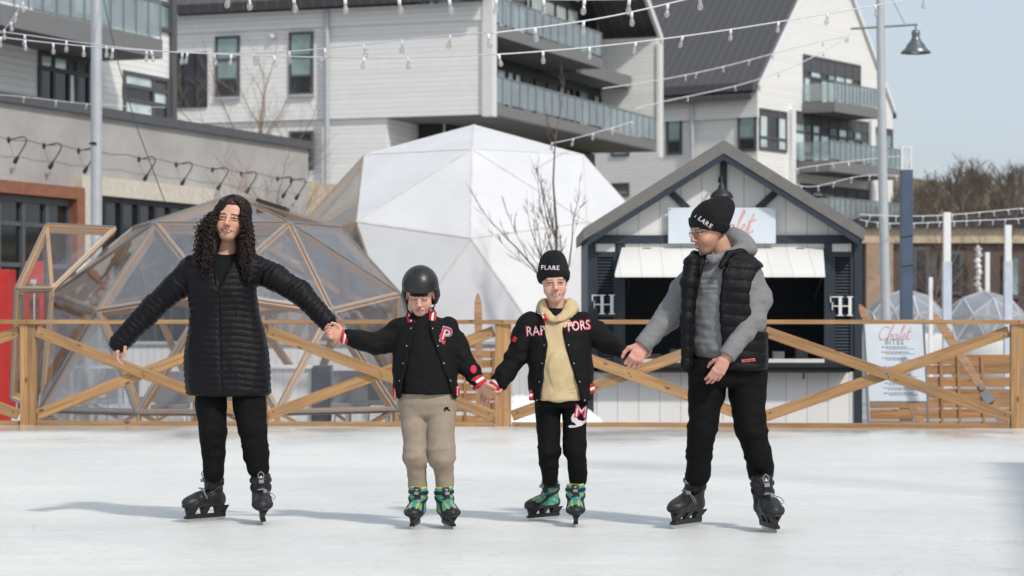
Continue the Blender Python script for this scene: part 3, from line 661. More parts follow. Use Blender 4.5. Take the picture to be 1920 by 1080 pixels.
# dark coat figure hidden at the left edge: person in black behind the fence
# ---------------- building planes ----------------
class Pl:
    """vertical wall plane: origin at (x, y), running along unit dir (ux, uy); n = outward normal"""
    def __init__(s, x, y, ux, uy, nx, ny): s.o = Vector((x,y,0)); s.u = Vector((ux,uy,0)); s.n = Vector((nx,ny,0))
    def t(s, px):                      # where the picture column meets the plane
        k = (px-960)/F; return (k*s.o.y-s.o.x)/(s.u.x-k*s.u.y)
    def z(s, px, py): Y = s.o.y+s.u.y*s.t(px); return H+(600-py)*Y/F
    def p(s, t, z, out=0): return s.o+s.u*t+s.n*out+Vector((0,0,z))
    def quad(s, mb, t0, t1, z0, z1, o0, o1, mi=0):
        mb.prism([s.p(t0,z0,o0), s.p(t1,z0,o0), s.p(t1,z1,o0), s.p(t0,z1,o0)], s.n*(o1-o0), mi)
def window(pl, px0, px1, y0, y1, parent, cols=1, rows=(), kinds='dtl', m=None, off=0, head=.0, name='window', seed=None, fw=.07):
    """window placed by its picture rectangle (y at the middle column)"""
    t0, t1 = sorted((pl.t(px0), pl.t(px1))); pm = (px0+px1)/2; z1 = pl.z(pm, y0); z0 = pl.z(pm, y1)
    rnd = random.Random(seed if seed is not None else int(px0*7+y0)); m = m or M['dark_metal']
    fb = MB(); cs = [0]+sorted(cols if isinstance(cols, (list, tuple)) else [i/cols for i in range(1, cols)])+[1]; rs_ = [0]+sorted(rows)+[1]
    pl.quad(fb, t0, t1, z1-fw, z1, off, off+.09); pl.quad(fb, t0, t1, z0, z0+fw, off, off+.09)
    if head: pl.quad(fb, t0, t1, z1-head, z1-fw-.002, off, off+.06)
    for c in cs:
        tt = min(max(t0+(t1-t0)*c, t0+fw/2), t1-fw/2); pl.quad(fb, tt-fw/2, tt+fw/2, z0+fw+.002, z1-fw-.002, off, off+.085)
    for r in rs_[1:-1]: zz = z0+(z1-z0)*r; pl.quad(fb, t0+fw, t1-fw, zz-fw/2, zz+fw/2, off, off+.08)
    fo = fb.build(name, m, parent)
    G = {'d': M['glass_dark'], 't': M['glass_teal'], 'l': M['glass_light'], 'c': M['char']}
    for i in range(len(cs)-1):
        for j in range(len(rs_)-1):
            a, b = t0+(t1-t0)*cs[i], t0+(t1-t0)*cs[i+1]; c, d = z0+(z1-z0)*rs_[j], z0+(z1-z0)*rs_[j+1]
            pb = MB(); pl.quad(pb, a, b, c, d, off+.005, off+.03); k = rnd.choice(kinds) if len(kinds) != (len(cs)-1)*(len(rs_)-1) else kinds[j*(len(cs)-1)+i]
            pb.build('pane', G[k], fo)
    return fo
def balcony(pl, t0, t1, z, depth0, depth1, parent, th=.42, glass_out=None, ends=True, n=8, hgt=1.1):
    """slab running along pl between out=depth0..depth1 with glass rail on the outer edge"""
    s = MB(); pl.quad(s, t0, t1, z-th, z, depth0, depth1); so = s.build('balcony_slab', M['slabgrey'], parent)
    go = depth1-.06 if glass_out is None else glass_out
    g = MB(); pl.quad(g, t0+.05, t1-.05, z+.08, z+hgt-.06, go, go+.012)
    if ends:
        for tt in (t0+.05, t1-.06): g.prism([pl.p(tt,z+.08,depth0+.05), pl.p(tt,z+.08,go-.01), pl.p(tt,z+hgt-.06,go-.01), pl.p(tt,z+hgt-.06,depth0+.05)], pl.u*.012)
    gl = g.build('railing_glass', M['rail_glass'], so)
    r = MB(); pl.quad(r, t0, t1, z+hgt-.058, z+hgt, go-.02, go+.035)
    for i in range(n+1):
        tt = t0+.05+(t1-t0-.1)*i/n; pl.quad(r, tt-.02, tt+.02, z+.002, z+hgt-.06, go+.014, go+.04)
    r.build('railing', M['steel'], so)
    return so

def OP(pl, d): return Pl(*(pl.p(0,0,d).xy), pl.u.x, pl.u.y, pl.n.x, pl.n.y)
def OT(pl, px, d): return OP(pl, d).t(px)
def OZ(pl, px, py, d): return OP(pl, d).z(px, py)
ux, uy = .349, .937
M['roof'] = lines_mat('standing_seam_roof', (.075,.073,.075), .5, dirv=(-.83,.557,0), gap=.1, dark=1.7, rough=.5)
M['roof2'] = lines_mat('standing_seam_roof_middle', (.075,.073,.075), .5, dirv=(.937,-.349,0), gap=.1, dark=1.7, rough=.5)
M['soffit'] = mat('soffit', (.20,.18,.155), .8)
# ---- middle building ----
B0 = (-.81, 92.0)
PU = Pl(B0[0], B0[1], ux, uy, .937, -.349)            # gable plane with balconies
PV = Pl(B0[0], B0[1], -.937, .349, -ux, -uy)          # long lap-sided wall
mb_ = thing('apartment_building', 'white lap-sided apartment block with stacked glass balconies behind the white dome', 'building', (B0[0], B0[1], -.5))
def box_uv(mb, u0, u1, v0, v1, z0, z1, mi=0, P=PU):    # v measured to the left of the gable plane
    q = [P.p(u0,z0,-v0), P.p(u1,z0,-v0), P.p(u1,z0,-v1), P.p(u0,z0,-v1)]; mb.prism(q, (0,0,z1-z0), mi)
zb1 = PV.z(900, 214); zt = 13.25
w = MB()
box_uv(w, 0, 22, 2.8, 24, zb1, zt); box_uv(w, 0, .35, .3, 2.8, zb1, zt)
box_uv(w, 21.6, 22, 0, 2.8, zb1, zt+1.0)
w.prism([PU.p(0,zt,-2.8), PU.p(22,zt,-2.8), PU.p(11,zt+8,-2.8)], PU.n*-.3)
tl = -PV.t(722)/1.0 if False else PV.t(722)
box_uv(w, .15, 22, PV.t(722), 24, -.5, zb1-.004)                      # lower body to the left of the undercut
box_uv(w, 3.2, 22, 3.2, PV.t(722)-.004, -.5, zb1-.045)                 # recessed body under the cantilever
w.build('wall', M['siding'], mb_)
w = MB(); box_uv(w, -.13, -.001, .35, 24, PV.z(800,43), zt-.003); w.build('frieze', M['siding'], mb_)
w = MB(); box_uv(w, -.14, 0.34, -.12, .298, zb1-.1, zt+1.0); w.build('corner_trim', M['white'], mb_); w = MB()
box_uv(w, 21.5, 22.15, -.14, -.002, zb1-.3, zt+.7)
w.prism([PU.p(22.15,zt+.7,.14), PU.p(22.15,zt+1.1,.14), PU.p(11,zt+8.9,.14), PU.p(11,zt+8.4,.14)], PU.n*-.15)
w.build('rake_trim', M['white'], mb_)
w = MB(); box_uv(w, .36, 21.5, .0, PV.t(722)-.01, zb1-.04, zb1-.01); w.build('underside', M['slabgrey'], mb_)
r = MB()
r.prism([PU.p(22.3,zt+1.0,.0), PU.p(11,zt+8.9,.0), PU.p(11,zt+9.3,.0), PU.p(22.6,zt+1.1,.0)], PU.n*-24)
r.prism([PU.p(-.7,zt,.0), PU.p(11,zt+8.9,.0), PU.p(11,zt+9.3,.0), PU.p(-.8,zt+.35,.0)], PU.n*-24)
r.build('roof', M['roof2'], mb_)
# glazing in the recess (plane set back 2.8)
PR = Pl(*(PU.p(0,0,-2.8).xy), ux, uy, .937, -.349)
def glz(z0, z1, u0, u1, n, seed):
    rnd = random.Random(seed); fb = MB(); fb2 = []
    fo = None
    PR.quad(fb, u0, u1, z1-.45, z1, 0, .10); PR.quad(fb, u0, u1, z0, z0+.12, 0, .10)
    xs = [u0]
    while xs[-1] < u1-.5: xs.append(xs[-1]+rnd.choice((.55,.9,1.3,1.6)))
    xs[-1] = u1
    for x in xs: PR.quad(fb, x-.06, x+.06, z0+.121, z1-.451, 0, .11)
    zz = z0+(z1-z0)*.62; PR.quad(fb, u0, u1, zz-.04, zz+.04, .001, .07)
    fo = fb.build('glazed_wall', M['dark_metal'], mb_)
    for a, b in zip(xs[:-1], xs[1:]):
        for c, d in ((z0+.12, zz), (zz, z1-.45)):
            pb = MB(); PR.quad(pb, a+.06, b-.06, c, d, .01, .03); pb.build('pane', rnd.choice((M['glass_light'],M['glass_light'],M['glass_teal'],M['char'],M['glass_dark'])), fo)
glz(zb1+.05, 12.0, .4, 21.5, 14, 3); glz(12.45, 15.6, .4, 21.5, 14, 8)
balcony(PU, .36, 21.5, zb1+.42, -2.7, .02, mb_, ends=False, n=22)
balcony(PU, .36, 13.5, 12.45, -2.7, .02, mb_, th=.45, n=14)
scr = MB(); PU.quad(scr, 13.51, 21.5, 11.9, 12.46, -2.79, -1.2); scr.build('balcony_slab', M['slabgrey'], mb_)
# windows on the long wall
for a in ((405,450,68,183,1,(.3,.62),'dtt'),(543,588,60,178,1,(.3,.62),'dtt'),(543,588,246,320,1,(.4,),'dd')):
    window(PV, *a[:4], mb_, a[4], a[5], kinds=a[6], fw=.09, m=M['char'])
window(PV, 320, 389, 99, 202, mb_, 3, (.45,), kinds='d', fw=.06)
for a in ((404,452,183,188),(542,590,178,183)):
    s_ = MB(); t0, t1 = sorted((PV.t(a[0]), PV.t(a[1]))); PV.quad(s_, t0, t1, PV.z(a[0],a[3]), PV.z(a[0],a[2]), 0, .14); s_.build('window_sill', M['galv'], mb_)
ds = MB(); tt = PV.t(617); ds.tube([PV.p(tt, z, .2) for z in (zt-.1, -.5)], .11, 8); ds.build('downpipe', M['galv'], mb_)
lp = MB(); lp.lathe([(0,-.12),(.12,-.06),(.12,.06),(0,.12)], PV.p(PV.t(513), PV.z(513,69), .12), 10); lp.build('wall_light', M['white_bright'], mb_)
# dark glazing below the cantilever
PL_ = Pl(*(PU.p(3.2,0,-3.2).xy), -.937, .349, -ux, -uy)
PL2 = Pl(*(PU.p(3.2,0,-3.2).xy), ux, uy, .937, -.349)
def strip(P, t0, t1, z0, z1, n, seed, name='glazed_wall', kinds=None, par=None, band=.5, m=None, rows=()):
    rnd = random.Random(seed); fb = MB(); P.quad(fb, t0, t1, z1-band, z1, .0, .1); P.quad(fb, t0, t1, z0, z0+.15, 0, .1)
    for i in range(n+1): x = t0+(t1-t0)*i/n; P.quad(fb, x-.07, x+.07, z0+.151, z1-band-.001, 0, .11)
    for r_ in rows: P.quad(fb, t0, t1, r_-.05, r_+.05, .001, .09)
    fo = fb.build(name, m or M['dark_metal'], par or mb_)
    for i in range(n):
        a, b = t0+(t1-t0)*i/n+.07, t0+(t1-t0)*(i+1)/n-.07; pb = MB(); P.quad(pb, a, b, z0+.15, z1-band, .01, .03); pb.build('pane', rnd.choice(kinds or (M['glass_teal'],M['glass_light'],M['char'],M['glass_dark'])), fo)
strip(PL_, .05, PV.t(722)-3.3, 5.6, zb1-.06, 3, 4, band=.9); strip(PL2, .1, 18.6, 5.6, zb1-.06, 14, 5); strip(PL2, .1, 18.6, 2.0, 5.4, 14, 6)
# ---- right gabled building ----
gx, gy = .557, .83
C0 = (.1015*128, 128.0)
GU = Pl(C0[0], C0[1], gx, gy, .83, -.557); GV = Pl(C0[0], C0[1], -.83, .557, -gx, -gy)
gb = thing('gabled_building', 'white gabled apartment block with grey standing-seam roof beyond the kiosk', 'building', (C0[0], C0[1], -.5))
tW = GU.t(1674); zE = GU.z(1425,160); zR = zE+.62*tW*.98/1.15
w = MB(); poly = [GU.p(0,-.5), GU.p(tW,-.5), GU.p(tW,zE-.2), GU.p(tW*.5,zR), GU.p(0,zE-.2)]
w.prism(poly, GU.n*-30); w.build('wall', M['siding'], gb)
r = MB(); th = .3
for a, b in ((-.5,.5),(1.03,.5)):
    p0 = GU.p(tW*a if a > 0 else a, zE-.55 if a < 0 else zE-.6, .0); p1 = GU.p(tW*.5, zR+.12, .0)
    if a < 0: p0 = GU.p(-.7, zE-.2-.7*(zR-zE)/(tW*.5)+.1, .0)
    r.prism([p0+Vector((0,0,.02)), p1, p1+Vector((0,0,.35)), p0+Vector((0,0,.3))], GU.n*-30.3)
r.build('roof', M['roof'], gb)
tr = MB()
for s_ in (0, 1):
    e = GU.p(0 if s_ == 0 else tW, zE-.3, .03); k = GU.p(tW*.5, zR-.05, .03)
    tr.prism([e, k, k+Vector((0,0,.3)), e+Vector((0,0,.3))], GU.n*.16)
tr.build('rake_trim', M['white_bright'], gb)
q = MB(); GV.quad(q, -.1, 26, zE-1.7, zE-.35, .002, .18); q.build('frieze', M['siding'], gb)
q = MB(); GV.quad(q, -.1, 26, zE-.34, zE+.1, .2, .7); q.build('gutter', M['char'], gb)
q = MB(); q.tube([GV.p(GV.t(1302), z, .25) for z in (zE-.4, -.5)], .13, 8); q.build('downpipe', M['galv'], gb)
for a in ((1384,1419,203,284,1,(.3,),'dt'),(1250,1279,206,290,1,(.3,),'dt'),(1147,1180,262,293,1,(),'t'),(1147,1180,343,368,1,(.5,),'td')): window(GV, *a[:4], gb, a[4], a[5], kinds=a[6], m=M['char'], fw=.12, head=.35)
window(GU, 1422, 1474, 206, 283, gb, [.32,.68], (.3,), kinds='lclldl', m=M['char'], fw=.14, head=.4)
window(GU, 1505, 1612, 112, 202, gb, [.12,.3,.42,.55,.72,.86], (.55,), kinds='dldltcll', m=M['char'], fw=.12, head=.9, seed=3)
window(GU, 1487, 1628, 218, 312, gb, [.14,.24,.34,.46,.58,.7,.8,.9], (.6,), kinds='dldltcl', m=M['char'], fw=.12, head=.7, seed=9)
window(GU, 1636, 1672, 240, 306, gb, [.5], (), kinds='tt', m=M['char'], fw=.12, head=.4)
window(GU, 1500, 1640, 350, 405, gb, [.15,.3,.45,.6,.75,.9], (.6,), kinds='dldtcl', m=M['char'], fw=.12, head=.5, seed=4)
q = MB(); t0 = GU.t(1630); GU.quad(q, t0-.25, t0+.3, -.5, GU.z(1630,225), .0, .25); q.build('corner_trim', M['white_bright'], gb); q = MB(); GU.quad(q, GU.t(1481)-.2, GU.t(1481)+.25, -.5, GU.z(1481,205), .0, .25); q.build('corner_trim', M['white_bright'], gb)
balcony(GU, GU.t(1503), OT(GU,1649,2.0), OZ(GU,1600,196,2.), .02, 2.0, gb, th=.55, n=12)
balcony(GU, GU.t(1488), OT(GU,1690,2.2), OZ(GU,1620,308,2.2), .02, 2.2, gb, th=.6, n=14)
balcony(GU, GU.t(1488), OT(GU,1690,2.2), OZ(GU,1620,412,2.2), .02, 2.2, gb, th=.6, n=14)
for px, py in ((1408,30),(1352,115),(1282,20)):
    k = -(px-1425)/F*128/.83; 
    y_ = 60; Y = 132; c = W(px,py,Y+3); v = MB(); v.lathe([(0,.35),(.12,.35),(.12,-.6)], c, 8); 
# ---- left building ----
A0 = (-.1416*75, 75.0)
AU = Pl(A0[0], A0[1], ux, uy, .937, -.349)
ab = thing('corner_building', 'white lap-sided apartment block with grey balcony at the upper left edge', 'building', (A0[0], A0[1], -.5))
w = MB(); w.prism([AU.p(-26,-.5), AU.p(0,-.5), AU.p(0,-.5,-14), AU.p(-26,-.5,-14)], (0,0,22)); w.build('wall', M['siding'], ab)
window(AU, 70, 165, 104, 212, ab, [.28,.58,.74], (.72,), kinds='ddldllcc', fw=.12, m=M['char'], seed=5)
window(AU, 229, 317, 140, 236, ab, [.62,.93], (.45,.72), kinds='ldldlclcc', fw=.12, m=M['char'], seed=6)
window(AU, 210, 318, -40, 50, ab, [.25,.5,.75], (.6,), kinds='lltd', fw=.13, m=M['char'], seed=7); window(AU, 60, 205, -70, 30, ab, [.25,.5,.75], (.6,), kinds='lltd', fw=.13, m=M['char'], seed=7)
zs = AU.z(160, 38)
balcony(AU, OT(AU,-60,2.2), OT(AU,305,2.2), OZ(AU,160,42,2.2), .02, 2.2, ab, th=.55, n=14)
q = MB(); q.tube([AU.p(0.05, z, .1) for z in (-.5, 21)], .12, 8); q.build('downpipe', M['char'], ab)
# ---- podium with shopfronts ----
Yb = 68.0; P0 = ((540-960)/F*Yb, Yb); PD = Pl(P0[0], P0[1], ux, uy, .937, -.349)
pb_ = thing('podium_building', 'low grey rendered shop building with charcoal coping at the left', 'building', (P0[0], P0[1], -.5))
zT = PD.z(270, 232); te = PD.t(578)
zS = PD.z(60, 345)
w = MB(); w.prism([PD.p(-22,-.5), PD.p(te,-.5), PD.p(te,-.5,-9), PD.p(-22,-.5,-9)], (0,0,zT+.5)); w.build('wall', M['concrete'], pb_)
w = MB(); PD.quad(w, -22, te+.1, zT, zT+.22, -9, .12); w.build('coping', M['char'], pb_)
w = MB(); t1 = PD.t(139); PD.quad(w, -22, t1, zS-.28, zS, 0, .3); PD.quad(w, t1-.35, t1, -.5, zS-.281, 0, .3); w.build('brown_surround', M['brown'], pb_)
strip(PD, -15, t1-.36, -.45, zS-.3, 3, 2, name='shopfront', kinds=(M['glass_dark'],), par=pb_, band=.15, m=M['char'], rows=(PD.z(60,422), PD.z(60,498)))
w = MB(); t2 = PD.t(156); t3 = PD.t(372); zS2 = PD.z(250, 372)
PD.quad(w, t1+.01, t3+.5, zS2-.02, zS2+.42, 0, .22); PD.quad(w, t1+.01, t2, -.5, zS2-.021, 0, .22); PD.quad(w, t3, t3+.5, -.5, zS2-.021, 0, .22); w.build('cream_surround', M['cream'], pb_)
strip(PD, t2, t3-.01, .0, zS2-.04, 7, 3, name='shopfront', kinds=(M['glass_dark'],), par=pb_, band=.12, m=M['black'])
# rough stone end of the podium
w = MB(); PD2 = Pl(*(PD.p(te,0,-.5).xy), ux, uy, .937, -.349); PD2.quad(w, .02, 5, -.5, PD.z(600,338), -4, 0); w.build('stone_wall', mat('stone_blocks', (.42,.35,.26), .85, var=.25, vs=4, bump=.5, bs=6), pb_)
# gooseneck wall lamps (arm springs out of the wall and hooks back)
gl0 = thing('gooseneck_lamp', 'small black gooseneck lamp hooked out from the grey podium wall', 'wall lamp', (0,0,0), 'gooseneck lamps along the grey wall')
k = MB(); k.lathe([(0,0),(.09,0),(.09,-.04),(0,-.04)], (0,0,0), 10, 0, 'x'); k.build('wall_plate', M['dark_metal'], gl0, world=False)
k = MB(); k.tube([(0,0,0),(.25,0,.04),(.44,0,.07),(.54,0,.03),(.56,0,-.06),(.50,0,-.18),(.28,0,-.48)], .018, 6); k.build('arm', M['dark_metal'], gl0, world=False)
k = MB(); k.tube([(.30,0,-.46),(.27,0,-.50),(.19,0,-.62),(.17,0,-.65)], [.025,.05,.065,.04], 10); k.build('lamp_shade', M['dark_metal'], gl0, world=False)
zl = PD.z(16, 264)
for i, px in enumerate((-50, 16, 82, 147, 205, 260, 330, 398, 452, 520, 545)):
    if px == 205: continue
    o = gl0 if i == 0 else copy_tree(gl0)
    p = PD.p(PD.t(px), PD.z(px, 264+(px-16)*.142) if px > 16 else PD.z(px, 262), .01); o.location = p; o.rotation_euler = (0,0,math.atan2(-.349,.937)); o.scale = (.82,)*3; o['label'] = ('gooseneck lamp cut by the left edge of the photo','first whole gooseneck lamp on the grey wall, above the brown shopfront frame','gooseneck lamp on the grey wall just left of the steel pole','gooseneck lamp on the grey wall directly behind the steel pole','','first gooseneck lamp right of the steel pole','second gooseneck lamp right of the steel pole','third gooseneck lamp right of the steel pole','fourth gooseneck lamp right of the steel pole','gooseneck lamp beside the last one at the stone end of the wall','last gooseneck lamp at the stone end of the grey wall')[i]
cd = thing('conduit_cable', 'thin dark cable strung along the gooseneck lamps on the grey wall', 'cable', PD.p(-8, 4, .3)); k = MB(); k.tube([PD.p(PD.t(px), PD.z(px, 262+(px-16)*.142)-.05*(i_ % 2), .30) for i_, px in enumerate(range(-30, 590, 31))], .009, 5); k.build('cable', M['dark_metal'], cd)
# ---- far low building at the right ----
fb_ = thing('low_brown_building', 'long low brown building with a tan stone band behind the right-hand posts', 'building', (14, 76, -.5))
a, b = W(1612,0,76), W(2100,0,76)
MB().box((a.x,76,-.5),(b.x,84,H+(600-455)*76/F)).build('wall', mat('brown_cladding', (.10,.062,.05), .7, var=.25, vs=1.5), fb_)
MB().box((a.x,75.8,H+(600-456)*76/F),(b.x,84,H+(600-428)*76/F)).build('stone_band', mat('tan_stone', (.50,.40,.28), .85, var=.2, vs=3), fb_)
MB().box((a.x,75.6,H+(600-427.9)*76/F),(b.x,84.2,H+(600-408)*76/F)).build('roof', M['dark_metal'], fb_)
a2, b2 = W(1622,0,76), W(1672,0,76); MB().box((a2.x,75.7,-.5),(b2.x,75.99,H+(600-457)*76/F)).build('stone_pier', mat('buff_brick', (.34,.24,.17), .85, var=.2, vs=2), fb_)
for x0, x1, y0, y1, k_ in ((1712,1742,462,560,'d'),(1742,1756,480,545,'l'),(1762,1806,470,552,'d'),(1880,1915,478,560,'t')):
    a, b = W(x0,y0,75.95), W(x1,y1,75.95); f = MB().box((a.x,75.9,b.z),(b.x,75.98,a.z)).build('window', M['char'], fb_)
    MB().box((a.x+.12,75.88,b.z+.12),(b.x-.12,75.899,a.z-.12)).build('pane', {'d':M['glass_dark'],'l':M['glass_light'],'t':M['glass_teal']}[k_], f)
lp = MB()
for i in range(9): lp.lathe([(0,.14),(.14,0),(0,-.14)], W(1834+2*math.sin(i*2),467+i*11,75.5), 8)
lp.build('hanging_lanterns', M['white_bright'], fb_)

# ---------------- poles ----------------
def pole_thing(name, label, cat, px, py, Y, r, m, px2=None):
    t = thing(name, label, cat, (W(px2 or px,0,Y).x, Y, -.5)); a = W(px, py, Y); b = Vector((W(px2 or px,0,Y).x, Y, -.5))
    return t, a, b
t, a, b = pole_thing('light_pole', 'thick pale grey steel pole rising out of the top of the photo at the left', 'pole', 181, -160, 43, .1, M['galv'])
MB().tube([b, a], [.105,.095], 20).build('pole', M['galv'], t); MB().lathe([(.2,0),(.2,.03),(.13,.05),(.12,.12)], b, 16).build('base_plate', M['galv'], t)
c = W(181, 270, 43); MB().box((c.x-.11,c.y-.11,c.z-.02),(c.x+.02,c.y-.09,c.z+.02)).tube([c+Vector((-.07,-.1,.0)), c+Vector((-.02,-.2,.02)), c+Vector((.03,-.2,-.04))], .012, 6).build('cable_hook', M['black'], t)
t = thing('street_lamp', 'tall pale street lamp with a grey bell shade against the sky', 'street lamp', W(1667, 757, 46)); Yl = 46
def SL(px, py, dy=0): return W(px, py, Yl+dy)
MB().tube([Vector((SL(1665,0).x,Yl,-.5)), SL(1655,330), SL(1648,-140)], [.1,.088,.07], 18).build('pole', M['galv'], t)
MB().lathe([(.2,0),(.2,.03),(.12,.06)], Vector((SL(1665,0).x,Yl,-.5)), 16).build('base_plate', M['galv'], t)
k = MB(); k.tube([SL(1595,54), SL(1720,46)], .022, 8); k.tube([SL(1668,-10), SL(1696,44)], .008, 5); k.tube([SL(1717,47), SL(1717,60)], .016, 8); k.build('arm', M['steel'], t)
MB().lathe([(.0,.02),(.07,.0),(.085,-.06),(.07,-.12),(.10,-.19),(.17,-.27),(.20,-.34),(.29,-.42),(.285,-.435),(.19,-.36),(.0,-.2)], SL(1717,57), 24).build('lamp_shade', mat('shade_grey', (.16,.18,.18), .35, .7, .1), t)
MB().lathe([(0,-.44),(.09,-.42),(.12,-.36),(.08,-.3)], SL(1717,57), 14).build('bulb', M['white_bright'], t)
t = thing('blue_post', 'square slate-blue post with a white steel bracket on top right of the kiosk', 'post', W(1701, 780, 38)); Yp = 38
a, b = W(1690,318,Yp), W(1712,900,Yp); MB().box((a.x,Yp,-.5),(b.x,Yp+.185,a.z)).build('post', M['blue_post'], t, bevel=.008)
k = MB(); x0, x1 = a.x+.005, b.x-.005; z0, z1 = a.z, H+(600-273)*Yp/F
for x in (x0, x1-.035): k.box((x,Yp+.06,z0),(x+.035,Yp+.12,z1-.035))
k.box((x0,Yp+.06,z1-.034),(x1,Yp+.12,z1)); k.bar((x0+.035,Yp+.09,z0+.2),(x1-.035,Yp+.09,z0+.06),.03,.02); k.build('bracket', M['white'], t)
for z_ in (500, 445): MB().tube([Vector((a.x-.004+i*(b.x-a.x+.008), Yp-.006, H+(600-z_+i*3)*Yp/F)) for i in (0,.5,1)], .006, 5).build('strap', M['black'], t)
def white_post(px0, px1, ytop, Y, label, low=0):
    t = thing('white_post', label, 'post', W((px0+px1)/2, 760, Y), 'white posts behind the right part of the fence')
    a, b = W(px0,ytop,Y), W(px1,900,Y); zz = H+(600-490)*Y/F if low else -.5
    MB().box((a.x,Y,zz if low else -.5),(b.x,Y+(b.x-a.x),a.z)).build('post', M['white_bright'], t, bevel=.006)
    if low: MB().box((a.x-.012,Y-.012,-.5),(b.x+.012,Y+b.x-a.x+.012,zz)).build('sleeve', mat('pale_blue_sleeve', (.55,.60,.68), .5), t)
white_post(1770,1783,398,44,'taller white post with a bluish sleeve right of the blue post',1)
white_post(1885,1897,422,45,'white post with a bluish sleeve near the right edge',1)
white_post(1848,1856,473,62,'short distant white post between the two tall white posts')
white_post(1742,1749,520,50,'thin white post behind the small milky dome')

# ---------------- string lights ----------------
M['wire'] = mat('white_wire', (.62,.62,.64), .5, var=.03); M['socket'] = mat('white_socket', (.78,.78,.8), .4, var=.03)
M['bulb'] = clear_mat('bulb_glass', (.93,.92,.90), .22, .3, .05, .02); M['filament'] = mat('filament', (.70,.38,.18), .5)
b0 = MB(); b0.lathe([(0,0),(.014,0),(.017,-.02),(.016,-.055),(0,-.055)], n=10); sock_me = b0.build('socket', M['socket'])
b1 = MB(); b1.lathe([(.012,-.055),(.018,-.075),(.026,-.10),(.027,-.118),(.02,-.14),(0,-.15)], n=10); bulb_me = b1.build('bulb', M['bulb'])
b2 = MB(); b2.tube([(0,0,-.06),(0,0,-.12)], .0055, 5); fil_me = b2.build('filament', M['filament'])
MEs = [o.data for o in (sock_me, bulb_me, fil_me)]
for o in (sock_me, bulb_me, fil_me): bpy.data.objects.remove(o)
def string(label, pts, Y0, Y1, bulbs, scale=1, r=.007):
    """wire through picture points between distances Y0..Y1; bulbs hang at given picture x"""
    x0, x1 = pts[0][0], pts[-1][0]
    def at(px):
        k = (px-x0)/(x1-x0); 
        py = np.interp(px, [p[0] for p in pts] if x1 > x0 else [-p[0] for p in pts], [p[1] for p in pts]) if x1 > x0 else 0
        return W(px, py, Y0+(Y1-Y0)*k)
    t = thing('string_lights', label, 'string lights', at((x0+x1)/2))
    # smooth the wire between the sampled points
    xs = np.linspace(x0, x1, 40); mb = MB(); ps = [p[0] for p in pts]; ys = [p[1] for p in pts]
    co = np.polyfit(ps, ys, min(4, len(pts)-1)) 
    def sm(px): k = (px-x0)/(x1-x0); return W(px, float(np.polyval(co, px)), Y0+(Y1-Y0)*k)
    mb.tube([sm(float(x)) for x in xs], r, 5); mb.build('wire', M['wire'], t)
    rnd = random.Random(int(x0+x1+Y0))
    for bx in bulbs:
        p = sm(bx)
        o = bpy.data.objects.new('bulb', MEs[1]); COL.objects.link(o); o.parent = t; o.location = p-Vector(t.location); o.scale = (scale*.88,)*3
        o.rotation_euler = (rnd.uniform(-.25,.25), rnd.uniform(-.25,.25), 0)
        for nm, me in (('socket', MEs[0]), ('filament', MEs[2])):
            q = bpy.data.objects.new(nm, me); COL.objects.link(q); q.parent = o
    return t
string('string of large clear bulbs cut by the top edge of the photo', [(380,-22),(550,-6),(750,-2),(930,-2),(1100,-2),(1200,-1),(1330,-12)], 19, 20, [430,468,550,647,748,842,930,1019,1096,1180,1312], 1.0)
string('string of clear bulbs rising from the white corner to the top edge right of centre', [(925,62),(1003,52),(1094,40),(1184,22),(1262,5),(1330,-12)], 21, 22, [915,1003,1094,1184,1252], 1.0)
string('string of clear bulbs sloping up across the dark roof towards the lamp post', [(927,102),(1018,97),(1105,88),(1192,79),(1280,68),(1370,55),(1460,42),(1552,25),(1642,10),(1740,-6)], 23, 26, [935,1018,1105,1192,1280,1370,1460,1552,1641,1732], .95)
string('upper left string of clear bulbs sagging in front of the steel pole', [(-20,56),(60,68),(180,84),(340,98),(430,98),(600,97),(700,78),(800,70),(927,62)], 30, 24, [47,125,200,275,342,402,475,543,610,682,755,845], 1.1)
string('lower left string of clear bulbs sagging just under the upper one', [(-20,66),(60,78),(180,88),(330,96),(500,107),(640,107),(760,108),(927,102)], 28, 25, [2,47,100,157,212,284,352,434,514,605,683,765], 1.0)
string('faint distant string of small bulbs over the roof towards the gable', [(1130,166),(1230,151),(1290,140),(1355,125),(1405,113),(1455,99),(1590,68)], 52, 62, [1285,1306,1355,1405,1450,1543,1590], 1.1, .012)
string('thin distant string of bulbs crossing the gable below the roof edge', [(1190,205),(1290,180),(1380,163),(1460,133),(1540,100),(1592,66)], 54, 60, [1200,1290,1378,1460,1543,1585], 1.0, .012)
string('low string of small bulbs running from the balcony down to the kiosk roof', [(1035,268),(1075,260),(1112,250),(1147,240),(1185,228)], 40, 44, [1035,1075,1112,1147,1185], 1.0, .008)
string('distant string of small bulbs in front of the lower right balconies', [(1488,318),(1535,310),(1590,303),(1640,297),(1700,293)], 52, 58, [1495,1532,1561,1591,1620,1655,1690], 1.0, .01)
string('lowest distant string of bulbs in front of the lower right balconies', [(1490,345),(1560,341),(1620,334),(1668,324),(1730,330),(1760,310)], 55, 60, [1503,1534,1564,1597,1631,1680,1731,1755], 1.1, .01)
string('long white string of bulbs along the top of the low brown building', [(1612,402),(1680,405),(1740,405),(1790,402),(1850,397),(1930,390)], 44, 50, [1632,1657,1680,1706,1731,1758,1786,1811,1837,1863,1890,1915], .9, .01)
string('second string of bulbs sagging just below the long one at the right', [(1612,412),(1680,418),(1740,420),(1800,412),(1850,414),(1930,408)], 46, 50, [1625,1645,1668,1690,1714,1740,1762,1789,1812,1838,1862,1885,1908], .9, .01)
